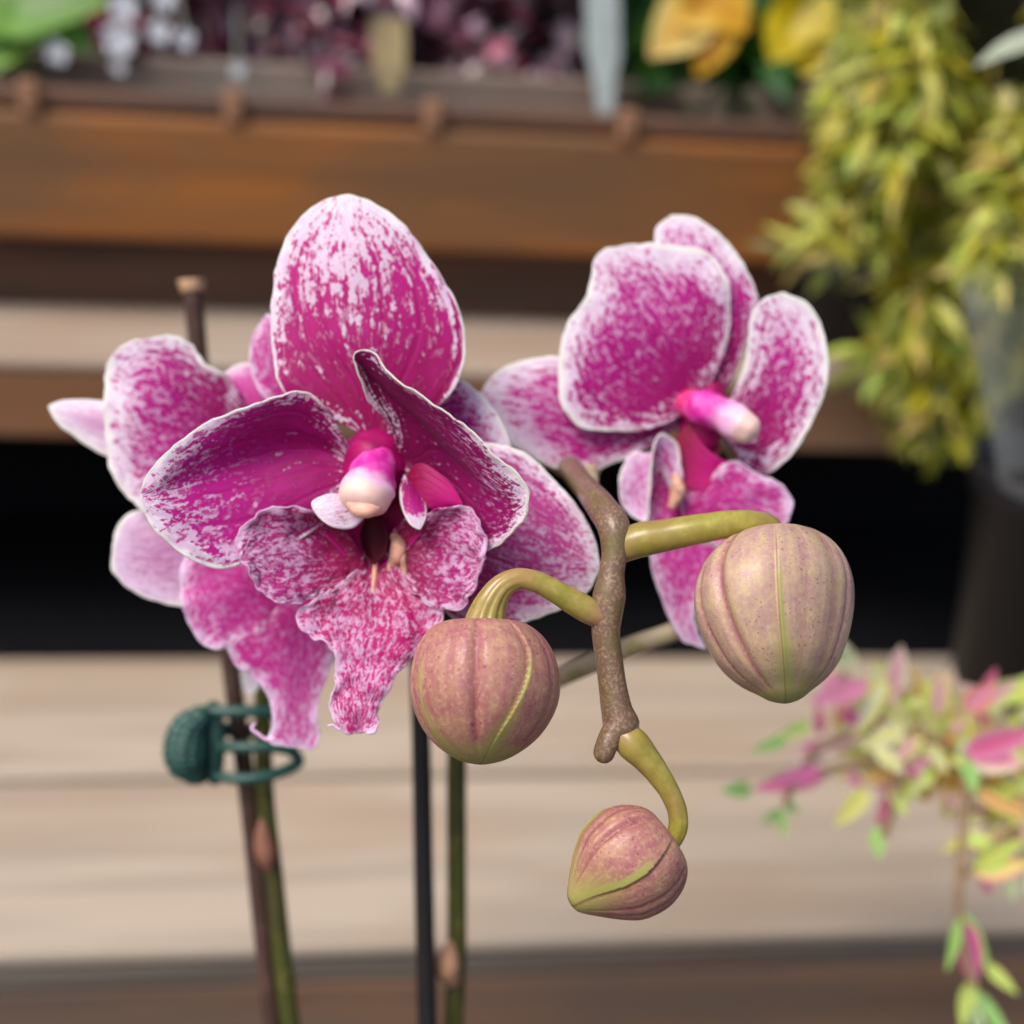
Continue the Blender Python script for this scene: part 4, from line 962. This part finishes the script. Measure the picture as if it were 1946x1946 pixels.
loft('side_lobe', [
    [(560, 1060, Y+20), (480, 1040, Y), (400, 1040, Y-10), (350, 1060, Y-16), (342, 1110, Y-20), (350, 1165, Y-20), (378, 1218, Y-20)],
    [(560, 1120, Y+20), (480, 1110, Y-8), (420, 1120, Y-18), (378, 1218, Y-20)],
    [(560, 1180, Y+20), (520, 1190, Y), (480, 1215, Y-10), (430, 1234, Y-16), (400, 1232, Y-18), (378, 1218, Y-20)]],
    lip_far, f4, ruffle=8, rfreq=.03, seed=34, nu=50)
loft('lip', [
    [(560, 1100, Y+20), (500, 1170, Y), (430, 1232, Y-10), (452, 1268, Y-14), (492, 1296, Y-16), (512, 1335, Y-18), (518, 1380, Y-20), (508, 1408, Y-20), (540, 1420, Y-20), (575, 1421, Y-20)],
    [(580, 1100, Y+24), (550, 1180, Y), (530, 1240, Y-14), (548, 1310, Y-20), (550, 1370, Y-20), (575, 1421, Y-20)],
    [(600, 1100, Y+24), (590, 1190, Y), (580, 1270, Y-14), (575, 1340, Y-20), (575, 1421, Y-20)],
    [(630, 1100, Y+20), (650, 1180, Y), (636, 1250, Y-12), (610, 1320, Y-18), (604, 1370, Y-20), (608, 1408, Y-20), (596, 1424, Y-20), (575, 1421, Y-20)]],
    lip_far, f4, ruffle=7, rfreq=.03, seed=35, nu=70)
tube('tendril', [(520, 1404, Y-20, 5), (504, 1404, Y-24, 3), (490, 1394, Y-26, 3), (478, 1384, Y-28, 2.6), (484, 1376, Y-28, 2)], ten, f4, n=18)
loft('lip_wing', [[(470, 800, Y+60), (440, 740, Y+60), (424, 712, Y+60), (440, 700, Y+60)], [(490, 780, Y+50), (460, 720, Y+50), (440, 700, Y+60)], [(560, 780, Y+60), (540, 720, Y+60), (500, 700, Y+60), (465, 688, Y+60), (440, 700, Y+60)]], petal_mat('wing_pink', solid=.6, fade=.3, dens=.4, rim=4, emax=16, mag=lin(224, 90, 180), deep=lin(214, 70, 160), soft=.2), f4, ruffle=6, seed=37, nu=30, nv=25)
loft('sepal', [[(540, 1180, 700), (480, 1240, 690), (458, 1290, 680), (470, 1322, 680)], [(550, 1200, 700), (490, 1270, 690), (470, 1322, 680)], [(570, 1220, 700), (500, 1290, 690), (482, 1318, 680), (470, 1322, 680)]], pet_vpale, f4, nu=30, nv=15)

# ================================================================== STAKES AND CLIP
brst = stem_mat('brown_stake', lin(70, 50, 44), lin(84, 62, 54), None, rough=.6, sp=200, spec=.2)
blst = simple('black_stake_plastic', lin(30, 28, 28), .55, .25, .1, 300)
s1 = empty('plant_stake', P(560, 2300, 1050), None, 'brown stake with a cut pale top behind the left flower, held by the green clip', 'plant stake')
tube('stake', [(562, 2300, 1070, 18), (517, 1932, 1040, 18), (470, 1500, 1010, 17.5), (439, 1270, 990, 17), (400, 920, 960, 17), (366, 548, 930, 18)], brst, s1, n=60, caps=True, capf=.1)
tube('cut_top', [(366, 556, 929, 21), (364.5, 540, 928, 25), (364, 533, 927, 26)], simple('cut_wood_end', lin(190, 150, 116), .6, .3, .3, 600), s1, n=10, capf=.1)
s2 = tube('plant_stake', [(822, 2300, 930, 18.5), (812, 1946, 900, 18.5), (806, 1700, 890, 18.5), (801, 1432, 880, 18), (796, 1250, 870, 18), (790, 1000, 860, 18)], blst, None, n=40, capf=.1)
tag(s2, 'thin black stake standing between the front flower lip and the left bud', 'plant stake')

clm = simple('dark_green_plastic', lin(38, 78, 70), .4, .5, .2, 400, bump=.0002)
cl = empty('plant_clip', P(440, 1420, 950), None, 'dark green plastic claw clip gripping the left stem and brown stake', 'plant clip')
def loopt(pts, r, nm): tube(nm, [(x, y, z, r) for x, y, z in pts], clm, cl, n=50, seg=20)
loopt([(400, 1352, 900), (440, 1352, 895), (500, 1352, 905), (548, 1362, 950), (572, 1378, 1000)], 12, 'prong')
loopt([(408, 1418, 905), (460, 1420, 880), (520, 1420, 885), (560, 1432, 920), (568, 1448, 940), (545, 1462, 920), (500, 1476, 885), (450, 1480, 880), (408, 1474, 900)], 11, 'prong')
loopt([(405, 1385, 940), (450, 1388, 1000), (520, 1395, 1040), (556, 1412, 1020)], 14, 'prong')
tube('hinge', [(405, 1345, 915, 14), (408, 1380, 910, 19), (408, 1430, 910, 20), (408, 1480, 915, 13)], clm, cl, n=30)
for k_, (dx, dz) in enumerate(((0, -30), (10, 40))):
    tube('handle', [(380 + dx, 1362, 900 + dz, 20), (362 + dx, 1382, 895 + dz, 32), (354 + dx, 1414, 895 + dz, 38), (356 + dx, 1448, 900 + dz, 35), (368 + dx, 1470, 905 + dz, 22)], clm, cl, n=70, seg=44,
         ridge=lambda u, a: .10 * math.cos(a * 13) + .04 * math.cos(u * 60))
